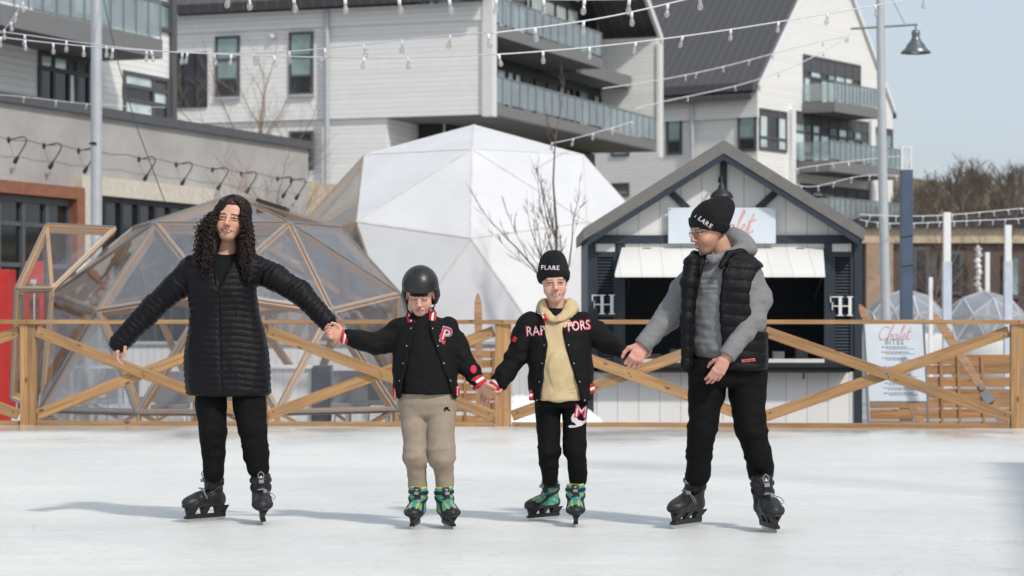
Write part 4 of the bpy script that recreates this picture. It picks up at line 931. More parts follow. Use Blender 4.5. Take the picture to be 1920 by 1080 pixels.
string('short string of bulbs hanging down across the upper left corner', [(2,62),(20,40),(32,22),(46,-6)], 26, 25, [8,20,31,42], .9)
string('faint string of small bulbs across the podium windows at the left', [(-10,178),(60,184),(110,188),(165,196),(240,199),(310,202)], 50, 56, [45,105,163,278], 1.0, .008)
gw = thing('guy_wire', 'thin dark stay wire slanting down from the steel pole to the dome', 'cable', W(195,20,43)); MB().tube([W(192,-10,43), W(222,120,41), W(255,235,39), W(310,380,36)], .008, 5).build('cable', M['black'], gw)

# ---------------- trees ----------------
def bare_tree(name, label, base, height, m, seed, lean=(0,0), r0=.05, depth=5, spread=.55, group=None, nb=(2,3), parts=True, first=.35, lf=(.5,.75)):
    rnd = random.Random(seed); tr, cr = MB(), MB()
    def grow(p, d, l, r, lev):
        n = 4; pts = [p]; q = p.copy(); dd = d.copy()
        for i in range(n):
            dd = (dd+Vector((rnd.uniform(-1,1),rnd.uniform(-1,1),rnd.uniform(-.3,.9)))*.13).normalized(); q = q+dd*l/n; pts.append(q.copy())
        rr = [r*(1-.45*i/n) for i in range(n+1)]
        (tr if lev == 0 else cr).tube(pts, rr, 6 if lev < 2 else 3, cap=lev == 0)
        if lev >= depth: return
        k = rnd.randint(*nb)+(2 if lev == 0 else 0)
        for j in range(k):
            f = rnd.uniform(first if lev == 0 else .2, 1); i = min(n-1, int(f*n)); s = pts[i].lerp(pts[i+1], f*n-i)
            side = Vector((rnd.uniform(-1,1),rnd.uniform(-1,1),rnd.uniform(-.1,.5))).normalized()
            grow(s, (dd*(1-spread)+side*spread).normalized(), l*rnd.uniform(*lf), max(r*(1-.45*f)*rnd.uniform(.45,.65), .0035), lev+1)
        grow(pts[-1], dd, l*.62, r*.55, lev+1)
    grow(Vector(base), Vector((lean[0],lean[1],1)).normalized(), height*.48, r0, 0)
    t = thing(name, label, 'tree', base, group)
    tr.build('trunk', m, t); cr.build('crown', m, t); return t
bare_tree('bare_tree', 'slender bare young tree with grey branches beside the left wall of the kiosk', W(1088, 790, 37.6)+Vector((0,0,.1)), 4.7, M['bark'], 31, (-.05,0), .055, 5, .36, first=.45, lf=(.32,.52))
bare_tree('bare_tree', 'bare tan-twigged tree rising behind the grey podium wall', (-.1095*82, 82, 2.6), 7.6, M['twig'], 5, (0,0), .12, 5, .55)
bare_tree('bare_tree', 'thin reddish leafless sapling in front of the grey podium wall', W(489, 690, 50), 4.6, mat('red_twig', (.30,.14,.10), .8), 9, (0,0), .03, 4, .5)
bare_tree('bare_tree', 'dark leafless tree in front of the low brown building at the right edge', (14.2, 70, -.5), 5.5, M['bark'], 14, (0,0), .09, 5, .6)
bare_tree('bare_tree', 'thin leafless tree between the blue post and the tall white post', W(1745, 650, 66), 4.0, M['bark'], 15, (0,0), .06, 5, .6)
# hillside and far wood
hm = MB(); hx = np.linspace(-40, 120, 41); hy = [100, 120, 140, 160, 185, 230]
def hz(x, y): return -.5+ max(0, (y-105)/55)**1.0*6.2*(1 if y < 190 else 1.05)+.5*math.sin(x*.13)+.3*math.sin(x*.31+y)
vs = [(x+20, y, max(-.6, hz(x,y)) if y > 100 else -.6) for y in hy for x in hx]; n_ = len(hx)
hm.add(vs, [(j*n_+i, j*n_+i+1, (j+1)*n_+i+1, (j+1)*n_+i) for j in range(len(hy)-1) for i in range(n_-1)], 0, True)
tag(hm.build('hillside', mat('hill_scrub', (.13,.105,.06), .95, var=.4, vs=.35, c2=(.05,.055,.02))), kind='structure')
wood = MB(); rnd = random.Random(4)
def far_tree(x, y, z, h):
    def g(p, d, l, r, lev):
        q = p+d*l; s = d.cross(Vector((.3,1,.1))).normalized()
        wood.add([p-s*r, p+s*r, q+s*r*.5, q-s*r*.5, p+Vector((0,r,0)), q+Vector((0,r*.5,0))], [(0,1,2,3),(1,4,5,2),(4,0,3,5)], 0)
        if lev > 4: return
        for _ in range(3 if lev < 4 else 4):
            sd = Vector((rnd.uniform(-1,1),rnd.uniform(-.6,.6),rnd.uniform(0,.9))); g(p+d*l*rnd.uniform(.45,1), (d*.75+sd*.6).normalized(), l*rnd.uniform(.55,.8), r*.58, lev+1)
    g(Vector((x,y,z)), Vector((rnd.uniform(-.12,.12),0,1)).normalized(), h*.34, .12, 0)
for i in range(64):
    y = rnd.uniform(118, 185); x = (rnd.uniform(1660,1960)-960)*y/F; far_tree(x, y, hz(x-20,y)-.3, rnd.uniform(4.2,7.6))
wm = wood.build('far_wood', mat('far_twigs', (.12,.098,.08), .95, var=.3, vs=.3)); tag(wm, 'hazy brown wood of bare trees on the far slope at the right', 'wood', kind='stuff')
def evergreen(x, y, z, h, w, seed, label):
    rnd = random.Random(seed); t = thing('evergreen_bush', label, 'bush', (x,y,z), 'olive evergreens on the far slope'); mb = MB()
    for _ in range(1100):
        u = rnd.random()**.8; rr = w*(1-u*.85)*math.sqrt(rnd.random())*(.75+.35*math.sin(9*u+seed)); a = rnd.uniform(0,6.28); c = Vector((x+rr*math.cos(a), y+rr*math.sin(a), z+h*u)); s = rnd.uniform(.07,.2)
        d = Vector((rnd.uniform(-1,1),rnd.uniform(-1,1),rnd.uniform(-1,1))).normalized(); e = d.cross(Vector((0,0,1))).normalized(); mb.add([c-e*s, c+e*s, c+d*s*1.7], [(0,1,2)])
    mb.build('crown', M['ever'], t); MB().tube([(x,y,z-.5),(x,y,z+h*.9)], .08, 6).build('trunk', M['bark'], t)
M['ever'] = mat('olive_needles', (.085,.08,.03), .9, var=.4, vs=1.0)
for i, (px, y, h, w_) in enumerate(((1683,116,4.8,1.4),(1728,118,3.6,1.7),(1800,122,3.4,1.6),(1768,125,2.6,1.8),(1852,121,2.4,1.8),(1905,118,3.2,1.7))):
    x = (px-960)*y/F; evergreen(x, y, hz(x-20,y)-.3, h, w_, i+2, ('tall olive evergreen at the edge of the gabled building','olive evergreen just right of the blue post','olive evergreen above the taller white post','low olive evergreen left of the taller white post','low olive evergreen between the white posts','olive evergreen at the right edge of the slope')[i])
# mast inferred from its shadow; unseen pergola added to cast soft shade on ice
t = thing('flood_light', 'tall light mast beside the rink, outside the photo on the right', 'light pole', (8.9, 8.2, -.12))
MB().tube([(8.9,8.2,-.12),(8.9,8.2,13)], [.11,.07], 14).build('pole', M['galv'], t); MB().box((8.5,8.0,13),(9.3,8.4,13.25)).build('lamp_head', M['steel'], t)
t = thing('added_shade_pergola', 'slatted timber pergola added out of view on the right to shade the ice', 'shade_caster', (8, 12, -.12))
k = MB()
for i in range(48): k.bar((4.05+i*.085,7.4,3.05),(5.73+i*.085,16.6,3.05),.046,.05)
for y in (9.5, 12, 14.5, 16.3): k.box((4.1+.18*(y-7.4),y,3.08),(9.7,y+.1,3.26))
k.build('roof', M['fence'], t)
for x in (6.4, 9.2):
    for y in (7.5, 12, 16.3): MB().box((x-.08,y-.08,-.12),(x+.08,y+.08,3.0)).build('post', M['fence'], t)
# =============== implicit-surface modelling for figures ===============
NT = np.random.RandomState(3).rand(32,32,32).astype(np.float32)
def vn(P, sc):
    """smooth value noise in 0..1, P (N,3) metres, sc = cells per metre (scalar or 3)"""
    q = P*np.asarray(sc, np.float32); i = np.floor(q).astype(int); f = (q-i); f = f*f*(3-2*f); r = 0
    for dx in (0,1):
        for dy in (0,1):
            for dz in (0,1):
                w = (f[:,0] if dx else 1-f[:,0])*(f[:,1] if dy else 1-f[:,1])*(f[:,2] if dz else 1-f[:,2])
                r = r+w*NT[(i[:,0]+dx)&31,(i[:,1]+dy)&31,(i[:,2]+dz)&31]
    return r
A3 = lambda p: np.array(p, np.float32)
def cap(a, b, ra, rb=None, k=.02, op='u'):
    a = A3(a); b = A3(b); rb = ra if rb is None else rb; ab = b-a; l2 = float(ab@ab)+1e-9
    def f(P):
        t = np.clip(((P-a)@ab)/l2, 0, 1); return np.linalg.norm(P-a-t[...,None]*ab, axis=-1)-(ra+(rb-ra)*t)
    m = max(ra, rb); return (op, f, np.minimum(a,b)-m, np.maximum(a,b)+m, k)
def ell(c, r, k=.02, op='u', M=None):
    c = A3(c); r = A3(r); Mi = None if M is None else np.array(M.to_3x3().inverted(), np.float32)
    def f(P):
        q = P-c
        if Mi is not None: q = q@Mi.T
        k0 = np.linalg.norm(q/r, axis=-1); k1 = np.linalg.norm(q/(r*r), axis=-1)+1e-9; return k0*(k0-1)/k1
    e = r if M is None else np.full(3, r.max()); return (op, f, c-e, c+e, k)
def rbox(c, h, rd=.005, k=.005, op='u', M=None):
    c = A3(c); h = A3(h); Mi = None if M is None else np.array(M.to_3x3().inverted(), np.float32)
    def f(P):
        q = P-c
        if Mi is not None: q = q@Mi.T
        d = np.abs(q)-(h-rd); return np.linalg.norm(np.maximum(d,0), axis=-1)+np.minimum(d.max(-1),0)-rd
    e = h if M is None else np.full(3, float(np.linalg.norm(h))); return (op, f, c-e, c+e, k)
def stk(rows, yaw=0, n=2.3, rr=.015, k=.02, op='u'):
    """torso-like stack; rows (z, cx, cy, a, b)"""
    rows = sorted(rows); zs = A3([r[0] for r in rows]); CX, CY, AA, BB = [A3([r[i] for r in rows]) for i in (1,2,3,4)]
    zf = np.linspace(zs[0], zs[-1], 80); 
    def smooth(v):
        y = np.interp(zf, zs, v); kk = np.array([1,2,3,2,1.])/9; return np.convolve(np.pad(y, 2, 'edge'), kk, 'valid')
    S4 = [smooth(v) for v in (CX, CY, AA, BB)]; c, s = math.cos(yaw), math.sin(yaw)
    def f(P):
        z = P[...,2]; cx, cy, a, b = [np.interp(z, zf, v) for v in S4]
        x = P[...,0]-cx; y = P[...,1]-cy; X = x*c+y*s; Y = -x*s+y*c
        q = (np.abs(X/a)**n+np.abs(Y/b)**n)**(1/n); d = (q-1)*np.minimum(a, b)
        dz = np.maximum(zs[0]-z, z-zs[-1]); d1 = d+rr; d2 = dz+rr
        return np.hypot(np.maximum(d1,0), np.maximum(d2,0))+np.minimum(np.maximum(d1,d2),0)-rr
    m = max(AA.max(), BB.max()); lo = A3([CX.min()-m, CY.min()-m, zs[0]]); hi = A3([CX.max()+m, CY.max()+m, zs[-1]]); return (op, f, lo, hi, k)
def cut(f, lo, hi, k=.004): return ('s', f, A3(lo), A3(hi), k)
def keep(f, k=.004): return ('i', f, None, None, k)
def surf(ops, h, pad=.012):
    """mesh a list of implicit ops by surface nets -> verts (N,3), quads (M,4)"""
    lo = np.min([o[2] for o in ops if o[0] == 'u'], axis=0)-pad-2*h; hi = np.max([o[3] for o in ops if o[0] == 'u'], axis=0)+pad+2*h
    n = np.ceil((hi-lo)/h).astype(int)+1; ax = [lo[i]+np.arange(n[i], dtype=np.float32)*h for i in range(3)]
    D = np.full(n, 1.0, np.float32)
    for op, f, a, b, k in ops:
        if a is None: i0 = np.zeros(3, int); i1 = n
        else:
            m = k+pad+h; i0 = np.clip(np.floor((a-m-lo)/h).astype(int), 0, n); i1 = np.clip(np.ceil((b+m-lo)/h).astype(int)+1, 0, n)
        if np.any(i1 <= i0): continue
        sl = tuple(slice(i0[i], i1[i]) for i in range(3))
        P = np.stack(np.meshgrid(*[ax[i][sl[i]] for i in range(3)], indexing='ij'), -1); d = f(P).astype(np.float32); B = D[sl]
        if op == 'u': e = np.maximum(k-np.abs(B-d), 0)/k; D[sl] = np.minimum(B, d)-e*e*k/4
        elif op == 's': d = -d; e = np.maximum(k-np.abs(B-d), 0)/k; D[sl] = np.maximum(B, d)+e*e*k/4
        else: e = np.maximum(k-np.abs(B-d), 0)/k; D[sl] = np.maximum(B, d)+e*e*k/4
    I = D < 0
    C = sum(I[dx:n[0]-1+dx, dy:n[1]-1+dy, dz:n[2]-1+dz].astype(np.int8) for dx in (0,1) for dy in (0,1) for dz in (0,1))
    act = (C > 0) & (C < 8); idx = np.full(act.shape, -1, np.int64); cells = np.argwhere(act); idx[act] = np.arange(len(cells))
    acc = np.zeros((len(cells),3)); cnt = np.zeros(len(cells))
    cor = [(0,0,0),(1,0,0),(0,1,0),(1,1,0),(0,0,1),(1,0,1),(0,1,1),(1,1,1)]
    vals = [D[cells[:,0]+c[0], cells[:,1]+c[1], cells[:,2]+c[2]] for c in cor]
    for a in range(8):
        for ax_ in range(3):
            if cor[a][ax_]: continue
            b = a+(1<<ax_); va, vb = vals[a], vals[b]; m = (va < 0) != (vb < 0); t = va[m]/(va[m]-vb[m])
            p = np.tile(A3(cor[a]), (m.sum(),1)).astype(float); p[:,ax_] += t; acc[m] += p; cnt[m] += 1
    V = lo+(cells+acc/cnt[:,None])*h
    Q = []
    for a in range(3):
        b, c = (a+1)%3, (a+2)%3
        s0 = [slice(0,-1)]*3; s1 = [slice(0,-1)]*3
        for q in (b, c): s0[q] = slice(1,-1); s1[q] = slice(1,-1)
        s0[a] = slice(0,-1); s1[a] = slice(1,None)
        u = I[tuple(s0)]; w = I[tuple(s1)]; e = np.argwhere(u != w)
        if not len(e): continue
        fl = u[tuple(e.T)]; e = e.copy(); e[:,b] += 1; e[:,c] += 1
        def g(db, dc): x = e.copy(); x[:,b] -= db; x[:,c] -= dc; return idx[tuple(x.T)]
        q = np.stack([g(1,1), g(0,1), g(0,0), g(1,0)], 1); q[~fl] = q[~fl][:,::-1]; Q.append(q)
    Q = np.concatenate(Q); Q = Q[(Q >= 0).all(1)]
    return V.astype(np.float32), Q
def relax(V, Q, it=1, w=.5):
    for _ in range(it):
        acc = np.zeros_like(V); c = np.zeros(len(V))
        for i in range(4):
            for j in (1, 3): np.add.at(acc, Q[:,i], V[Q[:,(i+j)%4]]); np.add.at(c, Q[:,i], 1)
        V = V*(1-w)+acc/np.maximum(c,1)[:,None]*w
    return V
def normals(V, Q):
    n = np.cross(V[Q[:,2]]-V[Q[:,0]], V[Q[:,3]]-V[Q[:,1]]); N = np.zeros_like(V)
    for i in range(4): np.add.at(N, Q[:,i], n)
    return N/(np.linalg.norm(N, axis=1)[:,None]+1e-12)
def npmesh(name, V, Q, m, parent, col=None, smooth=True):
    me = bpy.data.meshes.new(name); me.vertices.add(len(V)); me.vertices.foreach_set('co', V.astype(np.float32).ravel())
    me.loops.add(Q.size); me.loops.foreach_set('vertex_index', Q.ravel().astype(np.int32)); me.polygons.add(len(Q))
    me.polygons.foreach_set('loop_start', np.arange(0, Q.size, 4, dtype=np.int32)); me.polygons.foreach_set('loop_total', np.full(len(Q), 4, np.int32))
    me.update(calc_edges=True); me.polygons.foreach_set('use_smooth', np.ones(len(Q), bool))
    me.materials.append(m)
    if col is not None:
        at = me.color_attributes.new('Col', 'FLOAT_COLOR', 'POINT'); c4 = np.ones((len(V),4), np.float32); c4[:,:3] = col; at.data.foreach_set('color', c4.ravel())
    me.validate(); me.update()
    return add_obj(name, me, parent)
def bvh_of(o):
    me = o.data; return BVHTree.FromPolygons([v.co.copy() for v in me.vertices], [list(p.vertices) for p in me.polygons])
def conform(name, vs, fs, bvh, m, parent, off=.003, src=None, solid=False):
    """lay flat pieces (world xz) onto a surface seen from the front"""
    out = []; 
    for v in vs:
        h = bvh.ray_cast(Vector((v[0], v[1]-3, v[2])), Vector((0,1,0)))
        out.append(h[0]+Vector((0,-off,0)) if h[0] is not None else None)
    ok = [o for o in out if o is not None]
    if not ok: return None
    mb = MB(); my = sum(o.y for o in ok)/len(ok); out = [o if o is not None else Vector((v[0], my, v[2])) for o, v in zip(out, vs)]
    # turn every vertex's neighbour plane into a thin applique
    mb.add(out, fs); return mb.build(name, m, parent)
def subdiv_poly(vs, fs, step=.012):
    import bmesh
    bm = bmesh.new(); bv = [bm.verts.new(v) for v in vs]
    for f in fs:
        try: bm.faces.new([bv[i] for i in f])
        except Exception: pass
    for _ in range(3):
        es = [e for e in bm.edges if e.calc_length() > step]
        if not es: break
        bmesh.ops.subdivide_edges(bm, edges=es, cuts=1, use_grid_fill=False)
        bmesh.ops.triangulate(bm, faces=[f for f in bm.faces if len(f.verts) > 3])
    bm.verts.index_update(); r = [v.co.copy() for v in bm.verts], [[v.index for v in f.verts] for f in bm.faces]; bm.free(); return r
def patch_text(name, body, px, py, Y, hpx, tilt, bvh, m, parent, off=.003, bold=0, shear=0, spacing=1, sx=1):
    size = hpx*Y/F/.70; vs, fs = text_mesh(body, size, 0, shear, bold*size, spacing); c, s = math.cos(tilt), math.sin(tilt); o = W(px, py, Y)
    vs = [Vector((o.x+v.x*sx*c-v.y*s, Y, o.z+v.x*sx*s+v.y*c)) for v in vs]; vs, fs = subdiv_poly(vs, fs)
    return conform(name, vs, fs, bvh, m, parent, off)
def patch_poly(name, pxs, Y, bvh, m, parent, off=.003):
    vs = [W(x, y, Y) for x, y in pxs]; vs, fs = subdiv_poly(vs, [list(range(len(vs)))]); return conform(name, vs, fs, bvh, m, parent, off)

# ---------------- materials for people ----------------
M['skin'] = col_mat('skin', .48, bump=.25, bs=260, spec=.4, sss=.12, var=.05)
M['puffer'] = mat('black_nylon', (.0042,.0040,.0055), .5, var=.15, vs=30, bump=.5, bs=90, spec=.2)
M['black_cloth'] = mat('black_cotton', (.010,.010,.011), .85, var=.2, vs=40, bump=.3, bs=300, spec=.12)
M['black_jersey'] = mat('black_wool', (.008,.008,.0085), .75, var=.25, vs=60, bump=.4, bs=300, spec=.15)
M['trouser'] = mat('black_trousers', (.006,.006,.0065), .8, var=.25, vs=18, bump=.3, bs=250, spec=.12)
M['beige'] = mat('beige_fleece', (.31,.25,.195), .9, var=.08, vs=30, bump=.3, bs=300, spec=.2)
M['sand'] = mat('sand_fleece', (.56,.43,.25), .9, var=.07, vs=30, bump=.3, bs=300, spec=.2)
M['grey'] = mat('grey_marl', (.21,.21,.215), .9, var=.16, vs=170, bump=.3, bs=300, spec=.2)
M['knit'] = lines_mat('black_rib_knit', (.010,.010,.011), .006, 'X', .3, .5, .9)
M['hair'] = mat('dark_hair', (.020,.0085,.0065), .42, var=.5, vs=25, spec=.4)
M['helmet'] = mat('helmet_black', (.014,.015,.016), .38, var=.05, spec=.5)
M['rib_red'] = mat('rib_red', (.50,.012,.025), .8); M['rib_white'] = mat('rib_white', (.75,.73,.73), .8)
M['letter_white'] = mat('letter_white', (.62,.55,.59), .8); M['letter_red'] = mat('letter_red', (.50,.02,.05), .8); M['letter_blue'] = mat('letter_blue', (.25,.32,.45), .8)
M['boot'] = col_mat('skate_shell', .5, bump=.2, bs=80, var=.15)
M['boot_black'] = mat('boot_black', (.007,.007,.008), .5, var=.3, vs=20, bump=.2, bs=60)
M['strap'] = mat('strap_black', (.010,.010,.011), .45); M['buckle'] = mat('buckle_grey', (.28,.28,.29), .4, .3)
M['lace'] = mat('pale_lace', (.22,.22,.24), .7); M['frame'] = mat('glasses_frame', (.03,.03,.05), .3)
M['snap'] = mat('snap_metal', (.45,.45,.45), .35, .8)

# ---------------- head ----------------
def head_ops(s=1, smile=0, chin=1, ears=True):
    e = lambda c, r, **k: ell([x*s for x in c], [x*s for x in r], **k)
    c_ = lambda a, b, ra, rb, **k: cap([x*s for x in a], [x*s for x in b], ra*s, rb*s, **k)
    o = [e((0,.018,.040),(.074,.094,.082)), e((0,-.028,-.030),(.060,.060,.082), k=.03), e((0,-.058,-.094),(.026*chin,.024,.022), k=.035),
         e((.036,-.055,-.042),(.026,.026,.030), k=.02), e((-.036,-.055,-.042),(.026,.026,.030), k=.02),
         c_((-.034,-.080,.019),(.034,-.080,.019),.010,.010, k=.014), e((0,-.068,.045),(.048,.022,.036), k=.02)]
    for x in (-1, 1):
        o.append(e((x*.0310,-.094,.001),(.0155,.011,.0095), k=.012, op='s'))
        o.append(e((x*.0310,-.0765,.000),(.0140,.0125,.0125), k=.002))
        o.append(c_((x*.018,-.0865,.0065),(x*.044,-.079,.0055),.0035,.003, k=.004))     # upper lid
        o.append(c_((x*.019,-.0865,-.0075),(x*.043,-.080,-.0075),.003,.003, k=.004))
        if ears: o.append(e((x*.075,.008,-.010),(.009,.019,.031), k=.006)); o.append(e((x*.080,.002,-.008),(.005,.010,.018), k=.003, op='s'))
        o.append(e((x*.0115,-.099,-.037),(.0085,.010,.0075), k=.006))
        o.append(e((x*.0065,-.104,-.0445),(.0032,.005,.003), k=.002, op='s'))
    o += [c_((0,-.086,.012),(0,-.108,-.030),.0075,.0105, k=.012), e((0,-.110,-.033),(.0105,.010,.0095), k=.006)]
    w = .022+.005*smile; up = .004*smile
    o += [c_((-w,-.082+.004*smile,-.066+up),(0,-.0945,-.0625),.003,.0058, k=.008), c_((w,-.082+.004*smile,-.066+up),(0,-.0945,-.0625),.003,.0058, k=.008),
          c_((-w*.9,-.082,-.069+up),(0,-.0925,-.0755),.003,.0068, k=.008), c_((w*.9,-.082,-.069+up),(0,-.0925,-.0755),.003,.0068, k=.008)]
    if smile: o += [e((0,-.096,-.0685),(.015*smile+.004,.010,.0042), k=.003, op='s'), e((0,-.0795,-.0675),(.0175,.0095,.0052), k=.001)]
    else: o.append(e((0,-.099,-.0690),(.019,.006,.0012), k=.002, op='s'))
    return o
def head_col(V, s, skin, lips, brow, smile=0, closed=0, stubble=0, brow_c=(.03,.015,.01), iris=(.05,.035,.02)):
    v = V/s; x, y, z = v.T; C = np.tile(A3(skin), (len(v),1)); front = y < -.035
    def mixc(m, c): 
        m = np.clip(m, 0, 1)[:,None]; C[:] = C*(1-m)+A3(c)*m
    g = lambda cx, cy, cz, rx, ry, rz: np.exp(-(((np.abs(x)-cx)/rx)**2+((y-cy)/ry)**2+((z-cz)/rz)**2))
    red = (skin[0]*1.0, skin[1]*.66, skin[2]*.62)
    mixc(.55*g(.040,-.07,-.035,.02,.05,.018), red); mixc(.5*g(0,-.11,-.035,.013,.02,.012), red); mixc(.5*g(.078,.0,-.01,.02,.03,.03), red)
    if stubble: mixc(stubble*np.clip((-.035-z)/.02,0,1)*(y < .03)*(z > -.125)*(1-g(0,-.095,-.068,.02,.03,.01)), (skin[0]*.45, skin[1]*.42, skin[2]*.42))
    zl = .004*smile*(np.abs(x)/.024)**2; lipz = -.069+zl
    m = front*(np.abs(x) < .0245+.004*smile)*(y < -.070)*np.clip(1.0-np.abs(z-lipz)/(.0120*(1-(np.abs(x)/.030)**2).clip(.05,1)), 0, .28)/.28
    mixc(m*.95, lips)
    if smile: mixc((front*(np.abs(x) < .0175)*(np.abs(z-lipz) < .0040)).astype(float), (.66,.60,.52)); mixc((front*(np.abs(x) > .0165)*(np.abs(x) < .024)*(np.abs(z-lipz) < .0030)).astype(float), (.12,.02,.02))
    else: mixc((front*(np.abs(x) < .021)*(np.abs(z-lipz) < .0016)).astype(float)*.8, (lips[0]*.3, lips[1]*.25, lips[2]*.25))
    ax = np.abs(x)-.031; bz = .021-.10*(ax*ax)/.02-.10*np.clip(ax,0,1)
    mixc((front*(np.abs(ax) < .019)*(np.abs(z-bz) < .0034+.0*brow)).astype(float)*brow, brow_c)
    ez = np.abs(z-.0005)/(.0062*(1-closed*.55)); ex = np.abs(ax)/.0130; eye = front*((ex**2+ez**2) < 1)
    if closed < .9:
        mixc(eye.astype(float), (.24,.19,.17)); mixc((front*((ax**2+(z-.0005)**2) < .0068**2)*(eye > 0)).astype(float), iris); 
    rim = front*((ex**2+ez**2) >= .85)*((ex**2+ez**2) < (1.75 if closed < .9 else 1.6))*(z > -.0015-(.004 if closed >= .9 else 0)); mixc(rim.astype(float)*.95, (.02,.012,.01))
    if closed >= .9: mixc((front*(ex < 1)*(np.abs(z+.004) < .0022)).astype(float)*.8, (.05,.03,.025))
    mixc(.25*g(.031,-.085,-.011,.015,.03,.005), (skin[0]*.6, skin[1]*.45, skin[2]*.45))
    mixc((front*(y < -.098)*(((np.abs(x)-.0065)/.0042)**2+((z+.0445)/.0032)**2 < 1)).astype(float)*.8, (.06,.02,.015))
    return C
def hmat(loc, yaw, pitch, roll):     # face looks along -Y at yaw 0; positive yaw turns toward +X
    return Matrix.Translation(loc) @ Matrix.Rotation(yaw, 4, 'Z') @ Matrix.Rotation(roll, 4, 'Y') @ Matrix.Rotation(pitch, 4, 'X')
def xf(V, Mx): m = np.array(Mx, np.float32); return V@m[:3,:3].T+m[:3,3]

# ---------------- hands ----------------
def hand_ops(wrist, d, n, s=1, side=1, curl=(.5,.5,.55,.6), spread=.04, thumb=(.5,.35,.35), len_=1):
    """d: wrist->knuckles, n: palm normal (fingers close toward it), side: +1 thumb toward n x d"""
    w = Vector(wrist); d = Vector(d).normalized(); n = Vector(n); n = (n-d*n.dot(d)).normalized(); t = n.cross(d)*side
    O = []
    kn = []
    for i, (off, l) in enumerate(((.029,.090),(.0095,.094),(-.0105,.089),(-.029,.080))):
        k = w+d*l*s+t*off*s; kn.append(k); O.append(cap(w+t*off*.55*s+d*.008*s, k, .0135*s, .0105*s, k=.012*s))
    O.append(ell(w+d*.045*s-n*.001, (.03*s,.03*s,.017*s), k=.02*s, M=Matrix((d,t,n)).transposed()))
    O.append(cap(w-d*.07*s, w+d*.012*s, .027*s, .024*s, k=.02*s))
    Ls = ((.043,.026,.021),(.047,.030,.023),(.043,.028,.022),(.034,.021,.019)); r0 = (.0094,.0096,.0090,.0080)
    for i in range(4):
        a = 0; p = kn[i]; c = curl[i]; dd = (d+t*spread*(1.5-i)).normalized(); ax = n.copy()
        for j in range(3):
            a += (c*1.0, c*1.15, c*.8)[j]; e = dd*math.cos(a)+n*math.sin(a); q = p+e*Ls[i][j]*s*len_
            O.append(cap(p, q, r0[i]*s*(1-.07*j), r0[i]*s*(1-.07*(j+1)), k=.0035*s if j else .007*s)); p = q
    a0, c1, c2 = thumb; p = w+d*.022*s+t*.024*s; e = (d*.62+t*.72+n*a0).normalized(); q = p+e*.042*s; O.append(cap(p, q, .0145*s, .0115*s, k=.014*s))
    e = (d*.9+t*.25+n*c1).normalized(); p2 = q+e*.032*s; O.append(cap(q, p2, .0108*s, .0098*s, k=.005*s)); e = (d*1.0-t*.1+n*c2).normalized(); O.append(cap(p2, p2+e*.024*s, .0098*s, .0082*s, k=.004*s))
    return O
def limb(pts, rad, Y, k=.02):
    P = [W(p[0], p[1], Y+(p[2] if len(p) > 2 else 0)) for p in pts]
    return [cap(P[i], P[i+1], rad[i], rad[i+1], k=k) for i in range(len(P)-1)], P
def rows(Y, L, k=1):       # (py, left px, right px, depth half, dy)
    return [(H+(600-r[0])*Y/F, ((r[1]+r[2])/2-960)*Y/F, Y+r[4], (r[2]-r[1])/2*Y/F*k, r[3]*k) for r in L]
def folds(V, N, amp, sc, seed=0): return V+N*((vn(V+seed, sc)-.5)*2*amp+(vn(V+seed+7, np.asarray(sc)*2.3)-.5)*amp)[:,None]
def join(parts):
    V = []; Q = []; C = []; o = 0
    for v, q, c in parts: V.append(v); Q.append(q+o); C.append(c if len(np.shape(c)) == 2 else np.tile(A3(c), (len(v),1))); o += len(v)
    return np.concatenate(V), np.concatenate(Q), np.concatenate(C)
def seg_t(P, a, b): a = A3(a); b = A3(b); ab = b-a; t = ((P-a)@ab)/float(ab@ab); d = np.linalg.norm(P-a-np.clip(t,0,1)[:,None]*ab, axis=1); return t, d, float(np.linalg.norm(ab))
def hand_mesh(ops, skin, h=.0026, far=None):
    V, Q = surf(ops, h); c = np.tile(A3(skin), (len(V),1)); k = vn(V, 55)[:,None]; red = A3((skin[0]*1.0, skin[1]*.72, skin[2]*.68)); C = c*(1-.65*k)+red*.65*k
    return V, Q, C
def cuff(name, p0, p1, r, parent, pr=(('rib_red',.36),('rib_white',.28),('rib_red',.36)), n=22):
    p0 = Vector(p0); p1 = Vector(p1); d = p1-p0; mb = MB(); x = 0; rr = r
    for i, (mn, w) in enumerate(pr):
        a, b = x, x+w; x = b; mb.tube([p0+d*a, p0+d*(a+.15*w), p0+d*(b-.15*w), p0+d*b], [r*1.0, r*1.07, r*1.07, r*1.0], n, i)
    return mb.build(name, [M[q[0]] for q in pr], parent)

